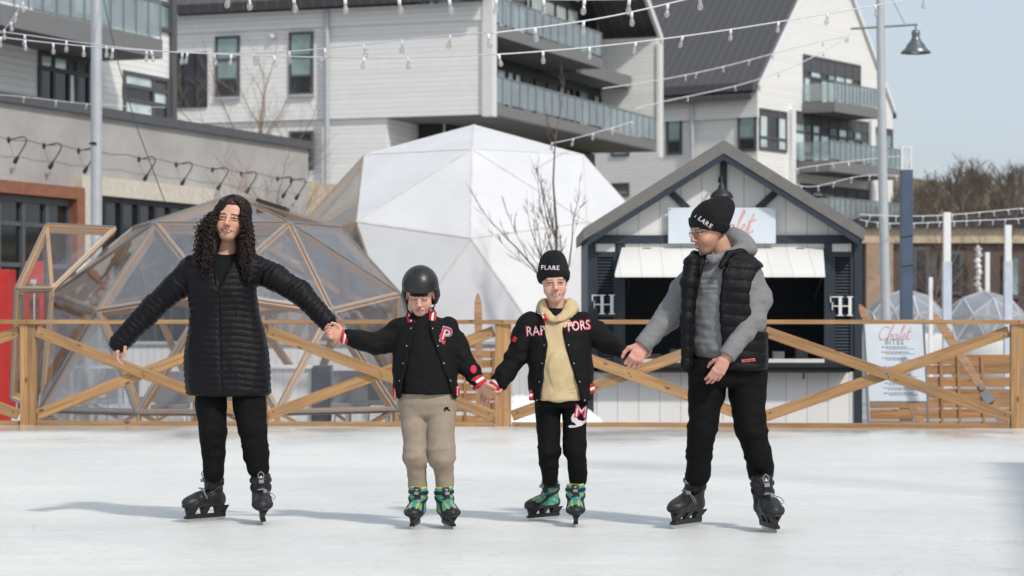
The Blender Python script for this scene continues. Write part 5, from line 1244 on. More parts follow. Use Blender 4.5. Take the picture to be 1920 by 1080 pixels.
# ---------------- ice skates ----------------
def skate(parent, px, py, yaw, s, style, roll=0, lean=0, label=None, zs=.94):
    Y = H*F/(py-600); loc = Vector(((px-960)*Y/F, Y, 0)); T = Matrix.Translation(loc) @ Matrix.Rotation(yaw, 4, 'Z') @ Matrix.Rotation(roll, 4, 'Y') @ Matrix.Diagonal((s,s,s*zs,1))
    shell = [ell((0,-.118,.118),(.047,.062,.037), k=.02), cap((0,-.10,.122),(0,.06,.120),.043,.041, k=.03), ell((0,-.03,.145),(.043,.07,.045), k=.03),
             cap((0,.045,.135),(0,.034+lean,.264),.050,.055, k=.03), ell((0,.085,.13),(.036,.035,.045), k=.02)]
    sole = lambda P: .085-P[...,2]
    O = shell+[keep(sole, k=.008), cut(lambda P: np.maximum(np.linalg.norm((P-A3((0,.032+lean,.33)))[...,:2], axis=-1)-.045, .29-P[...,2]), (-.06,-.03,.28),(.06,.1,.36))]
    V, Q = surf(O, .0045); N = normals(V, Q); V = V+N*((vn(V, 45)-.5)*.004)[:,None]
    x, y, z = V.T
    if style == 'teal':
        C = np.tile(A3((.045,.30,.29)), (len(V),1)); yel = A3((.45,.48,.03)); bl = A3((.013,.013,.014))
        dk = (z < .108+.02*np.clip((y+.02)/.1,-1,1)**2)|(y < -.135)|((y < -.09)&(z < .135))|((y > .065)&(z < .26)); C[dk] = bl
        rim = (z > .282)|((np.abs(np.abs(x)-.020) < .005)&(z > .15)&(y < -.03)&(z < .19)); C[rim] = yel
        ton = (np.abs(x) < .024)&(y < 0.0)&(z > .20)&(z < .297); C[ton] = bl; pat = (vn(V, 60) > .72)&(~dk)&(z < .24); C[pat] = yel*.8
    else:
        C = np.tile(A3((.006,.006,.007)), (len(V),1)); toe = (y < -.10)&(z > .1); C[toe] = (.013,.013,.014); gr = (vn(V, 30) > .66); C[gr] *= 1.8
    sk = npmesh('skate', xf(V, T), Q, M['boot'], parent, C)
    if label: sk['label'] = label
    # straps hugging the shell
    def band(za, zb, tilt, grow):
        O2 = [(o[0], (lambda P, f=o[1]: f(P)-grow), o[2]-grow, o[3]+grow, o[4]) for o in shell]
        O2.append(keep(lambda P: np.maximum(za-(P[...,2]+tilt*P[...,1]), (P[...,2]+tilt*P[...,1])-zb), k=.004)); return surf(O2, .0045)
    for za, zb, tl in ((.236,.262,0),(.172,.192,-.55)):
        v, q = band(za, zb, tl, .007); npmesh('strap', xf(v, T), q, M['strap'], sk)
    mb = MB(); mb.box((-.012,-.045,.238),(.014,-.030,.258),0,T); mb.box((.01,-.06,.182),(.03,-.045,.20),0,T); mb.build('buckle', M['buckle'], sk)
    if style == 'black':
        mb = MB(); mb.tube([T@Vector(p) for p in ((-.012,-.028,.262),(-.016,-.034,.290),(0,-.036,.305),(.016,-.034,.290),(.012,-.028,.262))], .0035*s, 5)
        mb.build('pull_loop', M['lace'], sk); mb = MB(); mb.tube([T@Vector(p) for p in ((.03,-.06,.19),(.06,-.07,.175),(.075,-.065,.15),(.065,-.06,.14),(.035,-.06,.18))], .0025*s, 4)
        mb.tube([T@Vector(p) for p in ((-.02,-.05,.20),(0,-.058,.203),(.02,-.05,.20))], .004*s, 5)
        mb.build('lace', M['lace'], sk)
        mb = MB(); mb.prism([T@Vector(p) for p in ((-.010,-.036,.268),(.010,-.036,.268),(0,-.036,.284))], (0,-.004,0)); mb.build('tongue_mark', M['letter_white'], sk)
    else:
        mb = MB(); mb.tube([T@Vector(p) for p in ((-.006,-.034,.275),(0,-.037,.268),(.006,-.034,.275))], .003*s, 5); mb.build('tongue_mark', M['letter_white'], sk)
    h = MB()
    h.box((-.012,-.150,.022),(.012,.120,.048),0,T)
    for y0, y1 in ((-.152,-.098),(-.046,-.010),(.052,.122)): h.prism([T@Vector(p) for p in ((-.010,y0,.048),(-.010,y1,.048),(-.026,y1+.004,.094),(-.022,y0-.003,.094))], (T.to_3x3()@Vector((.020,0,0)))); h.prism([T@Vector(p) for p in ((-.006,y0,.0481),(-.006,y1,.0481),(.026,y1+.004,.094),(.022,y0-.003,.094))], (T.to_3x3()@Vector((.012,0,0))))
    h.prism([T@Vector(p) for p in ((-.0145,-.150,.040),(-.0145,-.165,.035),(-.0145,-.160,.022),(-.0145,-.145,.0215))], (T.to_3x3()@Vector((.029,0,0))))
    h.build('blade_holder', M['boot_black'], sk)
    k = MB(); k.prism([T@Vector(p) for p in ((-.0022,-.160,.0218),(-.0022,-.155,.008),(-.0022,-.140,0),(-.0022,.105,0),(-.0022,.120,.008),(-.0022,.120,.0218))], (T.to_3x3()@Vector((.0044,0,0)))); k.build('blade', M['blade'], sk)
    return loc, sk
# =============== the four skaters ===============
def finish_body(parent, head, hands, torso_ops, skin):
    V, Q = surf(torso_ops, .013); parts = [(V, Q, skin), head]+hands
    V, Q, C = join(parts); return npmesh('body', V, Q, M['skin'], parent, C)
def make_head(s, Mx, skin, lips, neck, smile=0, closed=0, brow=.8, stubble=0, chin=1, h=.0022, ears=True, wide=1, tall=1, **kw):
    V, Q = surf(head_ops(s, smile, chin, ears), h); C = head_col(V, s, skin, lips, brow, smile, closed, stubble, **kw); V = xf(V*A3((wide,1,tall)), Mx)
    v2, q2 = surf(neck, .006); V2, Q2, C2 = join([(V, Q, C), (v2, q2, A3(skin)*.93)]); return V2, Q2, C2
SK1 = (.60,.335,.24); LIP = (.52,.13,.13)

# ---------- woman in the long quilted coat ----------
Y = 13.40
wm = thing('person', 'woman with long dark curly hair in a long black quilted coat, arms spread', 'person', W(440, 978, 13.4)); wm.location.z = 0
hM = hmat(W(433.5, 412, Y-.005), R(-4), R(-4), R(6.5))
neck = [cap(W(428,440,Y+.02), W(424,485,Y+.03), .050, .062), ell(W(423,486,Y+.01), (.10,.07,.035), k=.03)]
head = make_head(1.03, hM, SK1, (.46,.05,.07), neck, smile=1.0, closed=.5, brow=.9, chin=1.35, wide=1.09)
# right hand (left in the picture): relaxed, behind; left hand holds the boy's
tor = [stk(rows(Y, [(486,385,462,.07,.02),(500,362,474,.09,.02),(540,362,470,.09,0),(600,366,478,.10,0),(660,360,488,.11,0),(740,362,492,.11,0)]))]
aR, PR_ = limb([(362,502,.02),(289,576,.06),(227,641,.05)], [.05,.045,.036], Y); aL, PL3 = limb([(474,502,.02),(560,545,-.03),(617,604,-.12)], [.05,.045,.036], Y)
lg = []
for pts in (((396,720,0),(400,808,-.02),(402,850,.0)), ((470,720,0),(476,812,-.06),(482,848,-.05))): lg += limb(pts, [.07,.05,.045], Y)[0]
h1 = hand_mesh(hand_ops(W(229,634,Y+.05), (W(220,652,Y+.04)-W(229,634,Y+.05)), (.75,.55,-.3), .92, side=-1, curl=(.5,.55,.6,.65)), SK1)
h2 = hand_mesh(hand_ops(W(613,608,Y-.13), (W(634,628,Y-.14)-W(613,608,Y-.13)), (-.25,.75,-.65), 1.0, side=-1, curl=(.75,.8,.85,.85), thumb=(.2,.3,.5)), SK1)
finish_body(wm, head, [h1, h2], tor+aR+aL+lg, SK1)
mb = MB(); mb.tube([W(629.5,617,Y-.165)+Vector((.011*math.cos(a),.004,.011*math.sin(a))) for a in np.linspace(0,6.283,13)], .0022, 5); mb.build('ring', M['snap'], wm)
V, Q = surf([stk(rows(Y, [(472,400,448,.06,.02),(484,378,466,.085,.015),(500,364,474,.105,.005),(540,364,470,.118,-.005),(600,370,476,.115,0),(640,370,480,.11,0)]))]+[cut(lambda P: np.linalg.norm((P-A3(W(424,468,Y-.03)))/A3((.066,.09,.030)), axis=-1)*.03-.03, W(424,468,Y)-Vector((.07,.1,.03)), W(424,468,Y)+Vector((.07,.1,.03)))], .006)
npmesh('shirt', V, Q, M['black_cloth'], wm)
# coat
ct_rows = [(474,394,452,.07,.025),(482,374,468,.095,.02),(492,356,478,.118,.012),(510,349,482,.135,.0),(545,351,480,.142,-.008),(585,357,485,.132,0),(620,352,495,.140,0),(660,346,503,.152,0),(700,345,507,.158,0),(742,350,508,.160,0)]
s1, P1 = limb([(364,503,.02),(330,538,.03),(287,577,.05),(225,643,.05)], [.078,.072,.066,.056], Y, .03); s2, P2 = limb([(472,502,.02),(515,520,-.01),(562,548,-.04),(613,603,-.12)], [.078,.070,.062,.052], Y, .03)
cx = lambda z: np.interp(z, [W(0,742,Y).z, W(0,548,Y).z, W(0,470,Y).z], [W(421,0,Y).x, W(413,0,Y).x, W(420,0,Y).x])
vz, tz = W(0,550,Y).z, W(0,470,Y).z
def vcut(P):
    z = P[...,2]; t = np.clip((z-vz)/(tz-vz), 0, 1); w = t*.078; c = cx(z)+.012*t; return np.maximum(np.maximum(np.abs(P[...,0]-c)-w, P[...,1]-(Y+.035)), vz-z)
cops = [stk(rows(Y, ct_rows), n=2.4, rr=.02, k=.03)]+s1+s2+[cut(vcut, (W(390,0,Y).x, Y-.3, vz), (W(460,0,Y).x, Y+.05, tz+.1), k=.008)]
for sg_, x0 in ((-1,396),(1,449)): cops.append(cap(W(x0,474,Y-.02), W(415+sg_*4,546,Y-.135), .016, .010, k=.014)); cops.append(cap(W(x0,474,Y-.02), W(x0+sg_*-2,466,Y+.06), .018, .018, k=.014))
for q0, rr in ((W(225,643,Y+.05), .05), (W(613,603,Y-.12), .046)): pass
V, Q = surf(cops, .0058); N = normals(V, Q)
d0 = np.min([seg_t(V, P1[i], P1[i+1])[1] for i in range(3)], 0); d1 = np.min([seg_t(V, P2[i], P2[i+1])[1] for i in range(3)], 0)
inarm = (d0 < .088)&(V[:,0] < W(352,0,Y).x)|(d1 < .086)&(V[:,0] > W(484,0,Y).x)
ta = np.where(V[:,0] < 0-1.6, 0, 0)
a1 = seg_t(V, P1[0], P1[3])[0]*.62; a2 = seg_t(V, P2[0], P2[3])[0]*.58; sa = np.where(V[:,0] < W(420,0,Y).x, a1, a2)
sb_ = V[:,2]+.10*np.abs(V[:,0]-W(420,0,Y).x)**1.0*np.where(V[:,0] > W(420,0,Y).x, .55, -.1)+.004*np.sin(V[:,0]*26)
s_ = np.where(inarm, sa+.006*np.sin(V[:,2]*60), sb_); pit = np.where(inarm, .036, .0345)
rdg = np.abs(np.sin(np.pi*s_/pit))**.55
zipm = np.exp(-((V[:,0]-cx(V[:,2]))/.008)**2)*(N[:,1] < -.3)*(V[:,2] < vz)
V = V+N*((rdg*.0055-.003)+(vn(V, (30,30,16))-.5)*.007*(1-.3*rdg)-zipm*.007)[:,None]; V = folds(V, N, .003, (14,14,9), 3)
npmesh('coat', V, Q, M['puffer'], wm)
zp = MB(); zp.tube([Vector((float(cx(z)), 0, z)) for z in np.linspace(vz-.01, W(0,736,Y).z, 24)], .003, 5); ob = bpy.data.objects['coat']; bv = bvh_of(ob)
pts = [bv.ray_cast(Vector((float(cx(z)), Y-2, z)), Vector((0,1,0)))[0] for z in np.linspace(vz-.01, W(0,736,Y).z, 30)]
zp = MB(); zp.tube([p+Vector((0,-.002,0)) for p in pts if p is not None], .0032, 5); zp.build('zip', M['strap'], ob)
# trousers
def trousers(name, L, Y, m, parent, h=.0062, hip=None, amp=.004, extra=(), knee=None):
    ops = []
    if hip: ops.append(stk(rows(Y, hip), n=2.4, rr=.03, k=.03))
    for leg in L:                              # rows (py, xl, xr, dy)
        P = [W((a+b)/2, py, Y+dy) for py, a, b, dy in leg]; r = [(b-a)/2*Y/F for py, a, b, dy in leg]
        for i in range(len(P)-1): ops.append(cap(P[i], P[i+1], r[i], r[i+1], k=.012))
    ops += list(extra); V, Q = surf(ops, h); N = normals(V, Q)
    k = np.ones(len(V)) if knee is None else .5+1.2*np.exp(-((V[:,2]-(H+(600-knee)*Y/F))/.07)**2)+.9*np.exp(-((V[:,2]-.36)/.07)**2)
    V = V+N*(((vn(V, (7,7,15))-.5)*2.4*amp+(vn(V+5, (16,16,34))-.5)*amp+.9*amp*(1-np.abs(2*vn(V+2, (9,9,20))-1))**3)*k)[:,None]
    return npmesh(name, V, Q, m, parent)
trousers('trousers', [[(715,366,428,.0),(760,367,425,-.01),(805,373,424,-.03),(850,378,423,.0),(886,382,421,.01)], [(715,432,498,.0),(760,437,499,-.02),(805,447,500,-.05),(850,457,504,-.05),(876,463,505,-.05)]], Y, M['trouser'], wm, hip=[(700,366,496,.11,0),(735,366,498,.11,0)], knee=815)
skate(wm, 390, 977, R(-44), .98, 'black', 0, .005); skate(wm, 492, 981, R(8), 1.0, 'black', R(-2), .01)
# hair: scalp mass plus many curls
hc = W(434, 409, Y)
Vh, Qh = surf([ell((0,.024,.044),(.082,.094,.080)), ell((0,-.022,.074),(.063,.067,.049), k=.02), ell((-.045,.045,-.03),(.060,.070,.10), k=.03), ell((.045,.045,-.03),(.055,.07,.10), k=.03), cap((-.074,.03,-.05),(-.135,-.035,-.27),.048,.048, k=.03), cap((.066,.03,-.05),(.088,-.04,-.25),.038,.034, k=.03), ell((0,.075,-.12),(.10,.05,.15), k=.03),
               cut(lambda P: np.linalg.norm((P-A3((.004,-.10,-.035)))/A3((.060,.085,.112)), axis=-1)*.06-.06, (-.07,-.2,-.16),(.07,.01,.09), k=.008)], .006)
Vh = folds(Vh, normals(Vh, Qh), .006, (60,60,22), 2)
ho = npmesh('hair', xf(Vh, hM @ Matrix.Rotation(R(-4), 4, 'Y')), Qh, M['hair'], wm)
rnd = random.Random(12); hb = MB()
HR = hM.to_3x3()
def curl(y0, side, r_end, drop, seed, rad=.009, fwd=0):
    rr = random.Random(seed); n = 52; pts = []; ph0 = rr.uniform(0, 6.28); per = rr.uniform(.026,.046); sgn = rr.choice((-1,1))
    Ry = math.sqrt(max(.05, 1-((y0-.018)/.112)**2)); r0 = max(.092*Ry, .064); zt = .050+.088*Ry; x0 = .012
    for i in range(n):
        t = i/(n-1)
        if t < .24: a = R(4)+t/.24*R(88); q = Vector((x0*(1-t/.24)+side*r0*math.sin(a), y0+.01*math.sin(a), .044+(zt-.044)*math.cos(a)))
        else:
            u = (t-.24)/.76; w = r0+(r_end-r0)*(u**.7); q = Vector((side*w, y0*(1-.3*u)+.01+fwd*min(1,u*1.5), .042-u*drop))
        ln = t*(drop+.14); amp = rad*min(1, .42+t*2.6)*(.8+.4*math.sin(9*t+seed)); ang = ph0+sgn*ln/per*6.28
        q += Vector((math.cos(ang)*amp, math.sin(ang)*amp, math.sin(ang*.5)*.003)); pts.append(hM @ q if t < .3 else (hM@Vector((q.x,q.y,0)))+Vector((0,0,q.z)))
    return pts
for i in range(900):
    side = -1 if rnd.random() < .56 else 1
    y0 = rnd.uniform(-.074, .115) if rnd.random() < .8 else rnd.uniform(-.074,-.02); front = y0 < .01
    drop = rnd.uniform(.26,.42) if side < 0 else rnd.uniform(.24,.38)
    if rnd.random() < .35: drop *= rnd.uniform(.35,.85)
    re = rnd.uniform(.09,.20) if side < 0 else rnd.uniform(.08,.130)
    if y0 < -.04: re = rnd.uniform(.088,.14)
    hb.tube(curl(y0, side, re, drop, i, rad=rnd.uniform(.006,.014), fwd=(-.10 if front else -.02)), rnd.choice((.0016,.0021,.0027,.0032)), 3, cap=False)
for i in range(90):                              # hair swept from the part across the picture's left of the forehead
    f = i/89; pts = []; x1 = -.078+.012*rnd.random(); z1 = .075-.075*f**.8+rnd.uniform(-.008,.008); ph = rnd.uniform(0,6.28); ln = rnd.uniform(.9,1.0)
    for j in range(20):
        t = j/19*ln; x = .020+(x1-.020)*t**.85; z = .122+(z1-.122)*t**.95; q = max(.02, 1-(x/.092)**2-((z-.04)/.100)**2); y = .018-.112*math.sqrt(q)-.006
        pts.append(hM@Vector((x+.003*math.sin(9*t+ph), y+.003*math.cos(11*t+ph), z+.004*math.sin(13*t+ph)*t)))
    hb.tube(pts, rnd.choice((.0020,.0028)), 3, cap=False)
for i in range(14):                              # loose curls beside the brow
    ph = rnd.uniform(0,6.28); hb.tube([hM@Vector((-.050-.012*rnd.random()-.012*t+.005*math.sin(14*t+ph), -.082+.012*t+.005*math.cos(14*t+ph), .075-.17*t)) for t in np.linspace(0, rnd.uniform(.5,1), 22)], .0022, 3, cap=False)
hb.build('curls', M['hair'], ho)

# ---------- varsity-jacket boys ----------
def jacket(parent, Y, tr, arms, ar, open_l, open_r, collar, bottom, seed):
    """open_l/open_r: px polylines of the front edges; bottom px"""
    ops = [stk(rows(Y, tr), n=2.4, rr=.02, k=.03)]; segs = []
    for a, r_ in zip(arms, ar): s__, P__ = limb(a, r_, Y, .03); ops += s__; segs.append(P__)
    zl = [H+(600-p[1])*Y/F for p in open_l][::-1]; xl = [(p[0]-960)*Y/F for p in open_l][::-1]; zr = [H+(600-p[1])*Y/F for p in open_r][::-1]; xr = [(p[0]-960)*Y/F for p in open_r][::-1]
    yc = Y-.01
    def f(P):
        z = P[...,2]; l = np.interp(z, zl, xl); r = np.interp(z, zr, xr); return np.maximum(np.maximum(l-P[...,0], P[...,0]-r), P[...,1]-yc)
    ops.append(cut(f, (min(xl)-.01, Y-.4, zl[0]-.08), (max(xr)+.01, Y+.02, zl[-1]+.1), k=.006))
    for zz, xx, sg in ((zl, xl, -1),(zr, xr, 1)):
        for i in range(len(zz)-1):
            pass
    V, Q = surf(ops, .006); N = normals(V, Q)
    d = np.min([seg_t(V, s[i], s[i+1])[1] for s in segs for i in range(len(s)-1)], 0); arm = np.clip(1-(d-.05)/.04, 0, 1)
    V = V+N*((vn(V+seed, (11,11,20))-.5)*.012+arm*((vn(V+seed+3, (18,18,30))-.5)*.020+.006*(1-np.abs(2*vn(V+seed+5, (13,13,22))-1))**2)+(vn(V+seed, (40,40,30))-.5)*.003)[:,None]
    o = npmesh('jacket', V, Q, M['black_jersey'], parent); bv = bvh_of(o)
    def edge(zz, xx, off, nm, m, r, z0=0, z1=1):
        pts = []
        for t in np.linspace(z0, z1, 16):
            z = zz[0]+(zz[-1]-zz[0])*t; x = float(np.interp(z, zz, xx)); h = bv.ray_cast(Vector((x+off, Y-2, z)), Vector((0,1,0)))[0]
            if h is not None: pts.append(h+Vector((0,-.001,0)))
        if len(pts) > 2: mb = MB(); mb.tube(pts, r, 6); mb.build(nm, m, o)
        return pts
    edge(zl, xl, -.012, 'placket', M['black_jersey'], .0055); edge(zr, xr, .012, 'placket', M['black_jersey'], .0055)
    for zz, xx, off in ((zl, xl, -.018),(zr, xr, .018)):
        for t in (.04,.24,.44,.64,.84):
            z = zz[0]+(zz[-1]-zz[0])*t; x = float(np.interp(z, zz, xx)); h = bv.ray_cast(Vector((x+off, Y-2, z)), Vector((0,1,0)))[0]
            if h is not None: mb = MB(); mb.lathe([(0,-.004),(.0045,-.003),(.0055,.002),(0,.003)], h, 8, 0, 'y'); mb.build('snap', M['snap'], o)
    return o, bv
# --- boy in the helmet ---
Y = 13.12
b1 = thing('person', 'boy in a matt black helmet looking down, open black varsity jacket, beige joggers', 'person', (W(808,0,Y).x, Y, 0))
hM = hmat(W(788, 552, Y-.02), R(-2), R(19), R(0)); SK2 = (.60,.35,.26)
neck = [cap(W(789,580,Y+.03), W(791,612,Y+.03), .040, .046)]
head = make_head(.95, hM, SK2, (.50,.17,.17), neck, closed=1, brow=.7, chin=.95, wide=1.03, tall=.94)
hR = hand_mesh(hand_ops(W(645,632,Y-.03), (W(624,626,Y-.03)-W(645,632,Y-.03)), (.1,-.9,.35), .84, side=-1, curl=(.8,.8,.8,.8), thumb=(.2,.3,.3)), SK2)
hL = hand_mesh(hand_ops(W(897,719,Y-.01), (W(915,735,Y-.01)-W(897,719,Y-.01)), (.25,.7,.5), .86, side=-1, curl=(.55,.6,.65,.7), thumb=(-.3,.2,.4)), SK2)
aR, _ = limb([(750,614),(704,648),(648,632)], [.035,.03,.026], Y); aL, _ = limb([(838,614),(866,665),(895,717)], [.035,.03,.026], Y)
lg = []
for pts in (((780,750),(778,850),(780,865)), ((826,750),(826,850),(829,862))): lg += limb(pts, [.05,.042,.036], Y)[0]
finish_body(b1, head, [hR, hL], [stk(rows(Y, [(612,752,836,.06,.02),(660,752,840,.07,.01),(760,758,846,.08,0)]))]+aR+aL+lg, SK2)
V, Q = surf([stk(rows(Y, [(586,776,806,.05,.025),(596,762,822,.07,.02),(612,750,838,.085,.01),(660,748,844,.10,-.01),(700,750,850,.112,-.01),(738,752,852,.118,-.01)]), rr=.008)], .006); N = normals(V, Q); V = folds(V, N, .005, (14,8,20), 1)
npmesh('t_shirt', V, Q, M['black_cloth'], b1)
jk, bvj = jacket(b1, Y, [(590,768,812,.06,.03),(598,752,830,.085,.025),(612,741,845,.10,.015),(650,736,852,.118,0),(700,736,858,.128,0),(748,738,860,.132,0)],
    [[(750,616,.02),(722,638,.01),(703,646,-.01),(655,633,-.03)], [(838,613,.02),(856,648,.02),(868,672,.01),(893,712,-.01)]], [[.059,.056,.053,.043],[.057,.054,.050,.041]],
    [(780,590),(779,612),(768,660),(756,720),(750,752)], [(801,590),(806,618),(822,668),(840,715),(853,752)], None, None, 2)
cuff('cuff', W(654,633,Y-.03), W(640,630,Y-.032), .036, b1); cuff('cuff', W(890,708,Y-.008), W(901,724,Y-.012), .040, b1)
for sgn, pts in ((1, [(771,584,.05),(767,592,.0),(772,604,-.06)]), (-1, [(806,578,.05),(812,588,.0),(810,602,-.06)])):
    for k, m_ in ((0,'rib_red'),(1,'rib_white'),(2,'rib_red')):
        mb = MB(); mb.tube([W(p[0]+sgn*(k-1)*4.2, p[1], Y+p[2]) for p in pts], .0085, 8); mb.build('collar', M[m_], jk)
for x0, y0 in ((741,741),(858,737)):
    for k, m_ in ((-1,'rib_red'),(0,'rib_white'),(1,'rib_red')): mb = MB(); mb.tube([W(x0+k*1.2, y0-12+k, Y-.06), W(x0+k*1.2, y0+4+k, Y-.055)], .009, 8); mb.build('hem_rib', M[m_], jk)
patch_text('lettering', 'P', 836, 629, Y, 27, R(-14), bvj, M['letter_blue'], jk, .003, .05); patch_text('lettering', 'P', 836, 629, Y, 26, R(-14), bvj, M['letter_red'], jk, .0045, .025)
patch_text('lettering', 'P', 836.5, 629, Y, 20, R(-14), bvj, M['letter_white'], jk, .006, -.012)
for pg in ([(824,630),(830,619),(834,624),(828,634)],[(826,636),(834,628),(836,633),(829,641)],[(829,643),(836,637),(836,642),(833,646)]): patch_poly('emblem', pg, Y, bvj, M['letter_red'], jk, .004)
patch_poly('emblem', [(888+6*math.cos(a),692+8*math.sin(a)) for a in np.linspace(0,5.6,9)], Y, bvj, M['letter_red'], jk, .004)
tr1 = trousers('joggers', [[(760,748,802,.0),(800,754,801,-.02),(845,758,801,-.03),(858,757,801,-.035),(884,764,800,-.01),(912,766,801,.01)], [(760,798,856,.0),(800,799,852,-.02),(840,800,852,-.03),(856,803,852,-.035),(880,813,850,-.02),(908,817,851,-.01)]], Y, M['beige'], b1, h=.0055, hip=[(728,752,850,.10,0),(755,748,856,.105,0),(785,756,848,.080,0)], amp=.0036, knee=858)
patch_poly('emblem', [(831,766),(834,765),(836,762),(841,762),(842,766),(846,770),(841,769),(838,766),(836,770),(833,770),(835,767)], Y, bvh_of(tr1), M['trouser'], tr1, .003)
# helmet
ho_ = [ell((0,.012,.050),(.098,.116,.104)), cap((.074,.03,-.02),(.072,.028,-.045),.026,.020, k=.04), cap((-.074,.03,-.02),(-.072,.028,-.045),.026,.020, k=.04), ell((0,.05,.0),(.092,.075,.075), k=.03)]
cutf = lambda P: np.maximum(np.maximum(P[...,2]-(.020-.02*0), -P[...,2]-.3), P[...,1]-.0)
inner = ell((0,.005,.02),(.080,.096,.105), k=.004, op='s')
V, Q = surf(ho_+[inner, cut(lambda P: np.maximum(P[...,2]-.034, P[...,1]+.012), (-.12,-.16,-.12),(.12,.0,.03), k=.008), cut(lambda P: .07+P[...,2]*1.0-0*P[...,0]-.0*P[...,1] if False else P[...,2]+.066, (-.12,-.1,-.14),(.12,.14,-.06), k=.006)], .005)
V = V*1.02; hl = npmesh('helmet', xf(V, hM), Q, M['helmet'], b1)
mb = MB(); HT = hM@Matrix.Scale(1.02,4)
for i in range(3):
    for j in range(4):
        a = R(-68+j*6); b = R(-12+i*8); d = Vector((math.sin(b)*math.cos(a*.0+R(30)), 0, 0)); p = Vector((.098*math.sin(b), .012-.116*math.cos(R(52+j*6)), .050+.104*math.sin(R(52+j*6)))); mb.lathe([(0,-.001),(.003,-.001),(0,.002)], HT@p, 6, 0, 'y')
mb.build('vent_holes', M['rubber'], hl)
mb = MB()
for sx in (-1,1): mb.tube([HT@Vector((sx*.078,.02,-.05)), HT@Vector((sx*.066,-.015,-.09)), HT@Vector((sx*.03,-.04,-.118)), HT@Vector((0,-.05,-.122))], .0045, 6)
mb.build('chin_strap', M['strap'], hl)
hb2 = MB(); 
for i in range(26): x = -.045+.09*i/25; hb2.tube([HT@Vector((x,-.083+.2*x*x*6,.034)), HT@Vector((x+.004*math.sin(i*3),-.094+x*x*7,.020+.004*math.sin(i*2.1)))], .0035, 4)
hb2.build('fringe', M['hair'], b1)
skate(b1, 779, 989, R(-6), .90, 'teal', R(3), .01, 'teal and black child\'s skate', zs=.84); skate(b1, 840, 989, R(14), .90, 'teal', R(-4), .01, 'teal and black child\'s skate', zs=.84)

# --- taller boy in the beanie ---
Y = 13.27
b2_ = thing('person', 'boy in a black beanie with a sand hoodie under his varsity jacket', 'person', (W(1052,0,Y).x, Y, 0))
hM = hmat(W(1038.5, 530, Y-.01), R(4), R(2), R(-3)); SK3 = (.62,.37,.275)
neck = [cap(W(1041,555,Y+.02), W(1044,598,Y+.02), .047, .052)]
head = make_head(.955, hM, SK3, (.52,.19,.18), neck, smile=.55, closed=.4, brow=.6, ears=False, brow_c=(.16,.09,.06), chin=1.0, wide=1.03, tall=.95)
hR = hand_mesh(hand_ops(W(932,722,Y-.02), (W(915,738,Y-.03)-W(932,722,Y-.02)), (.2,.75,-.5), .90, side=1, curl=(.7,.75,.8,.85), thumb=(.2,.3,.4)), SK3)
hL = hand_mesh(hand_ops(W(1178,663,Y-.03), (W(1200,668,Y-.06)-W(1178,663,Y-.03)), (-.1,.4,.9), .88, side=1, curl=(.7,.7,.8,.8)), SK3)
aR, _ = limb([(992,605),(974,655),(934,721)], [.035,.03,.026], Y); aL, _ = limb([(1094,602),(1131,640),(1176,662)], [.035,.03,.026], Y)
lg = []
for pts in (((1028,750),(1028,840),(1029,862)), ((1076,750),(1078,840),(1080,862))): lg += limb(pts, [.05,.042,.036], Y)[0]
finish_body(b2_, head, [hR, hL], [stk(rows(Y, [(608,1000,1092,.06,.02),(660,1000,1090,.07,.01),(760,1006,1096,.08,0)]))]+aR+aL+lg, SK3)
V, Q = surf([stk(rows(Y, [(578,1024,1062,.05,.01),(592,1010,1080,.07,.01)]), rr=.01)], .006); npmesh('t_shirt', V, Q, M['black_cloth'], b2_)
hd = [stk(rows(Y, [(590,1014,1078,.07,.02),(610,996,1096,.10,.01),(660,998,1098,.112,-.005),(700,1000,1100,.122,-.01),(751,1004,1094,.125,-.01)]), rr=.012, k=.02)]
hd += [cut(lambda P: np.linalg.norm((P-A3(W(1041,585,Y-.08)))/A3((.030,.12,.040)), axis=-1)*.03-.03, W(1041,585,Y-.08)-Vector((.04,.13,.05)), W(1041,585,Y-.08)+Vector((.04,.13,.05)), k=.01)]
hd += [ell(W(1048,690,Y-.13), (.05,.012,.09), k=.03)]
V, Q = surf(hd, .0055); N = normals(V, Q); V = V+N*((vn(V, (16,10,9))-.5)*.016+(vn(V+9, (30,30,22))-.5)*.006)[:,None]; hdo = npmesh('hoodie', V, Q, M['sand'], b2_)
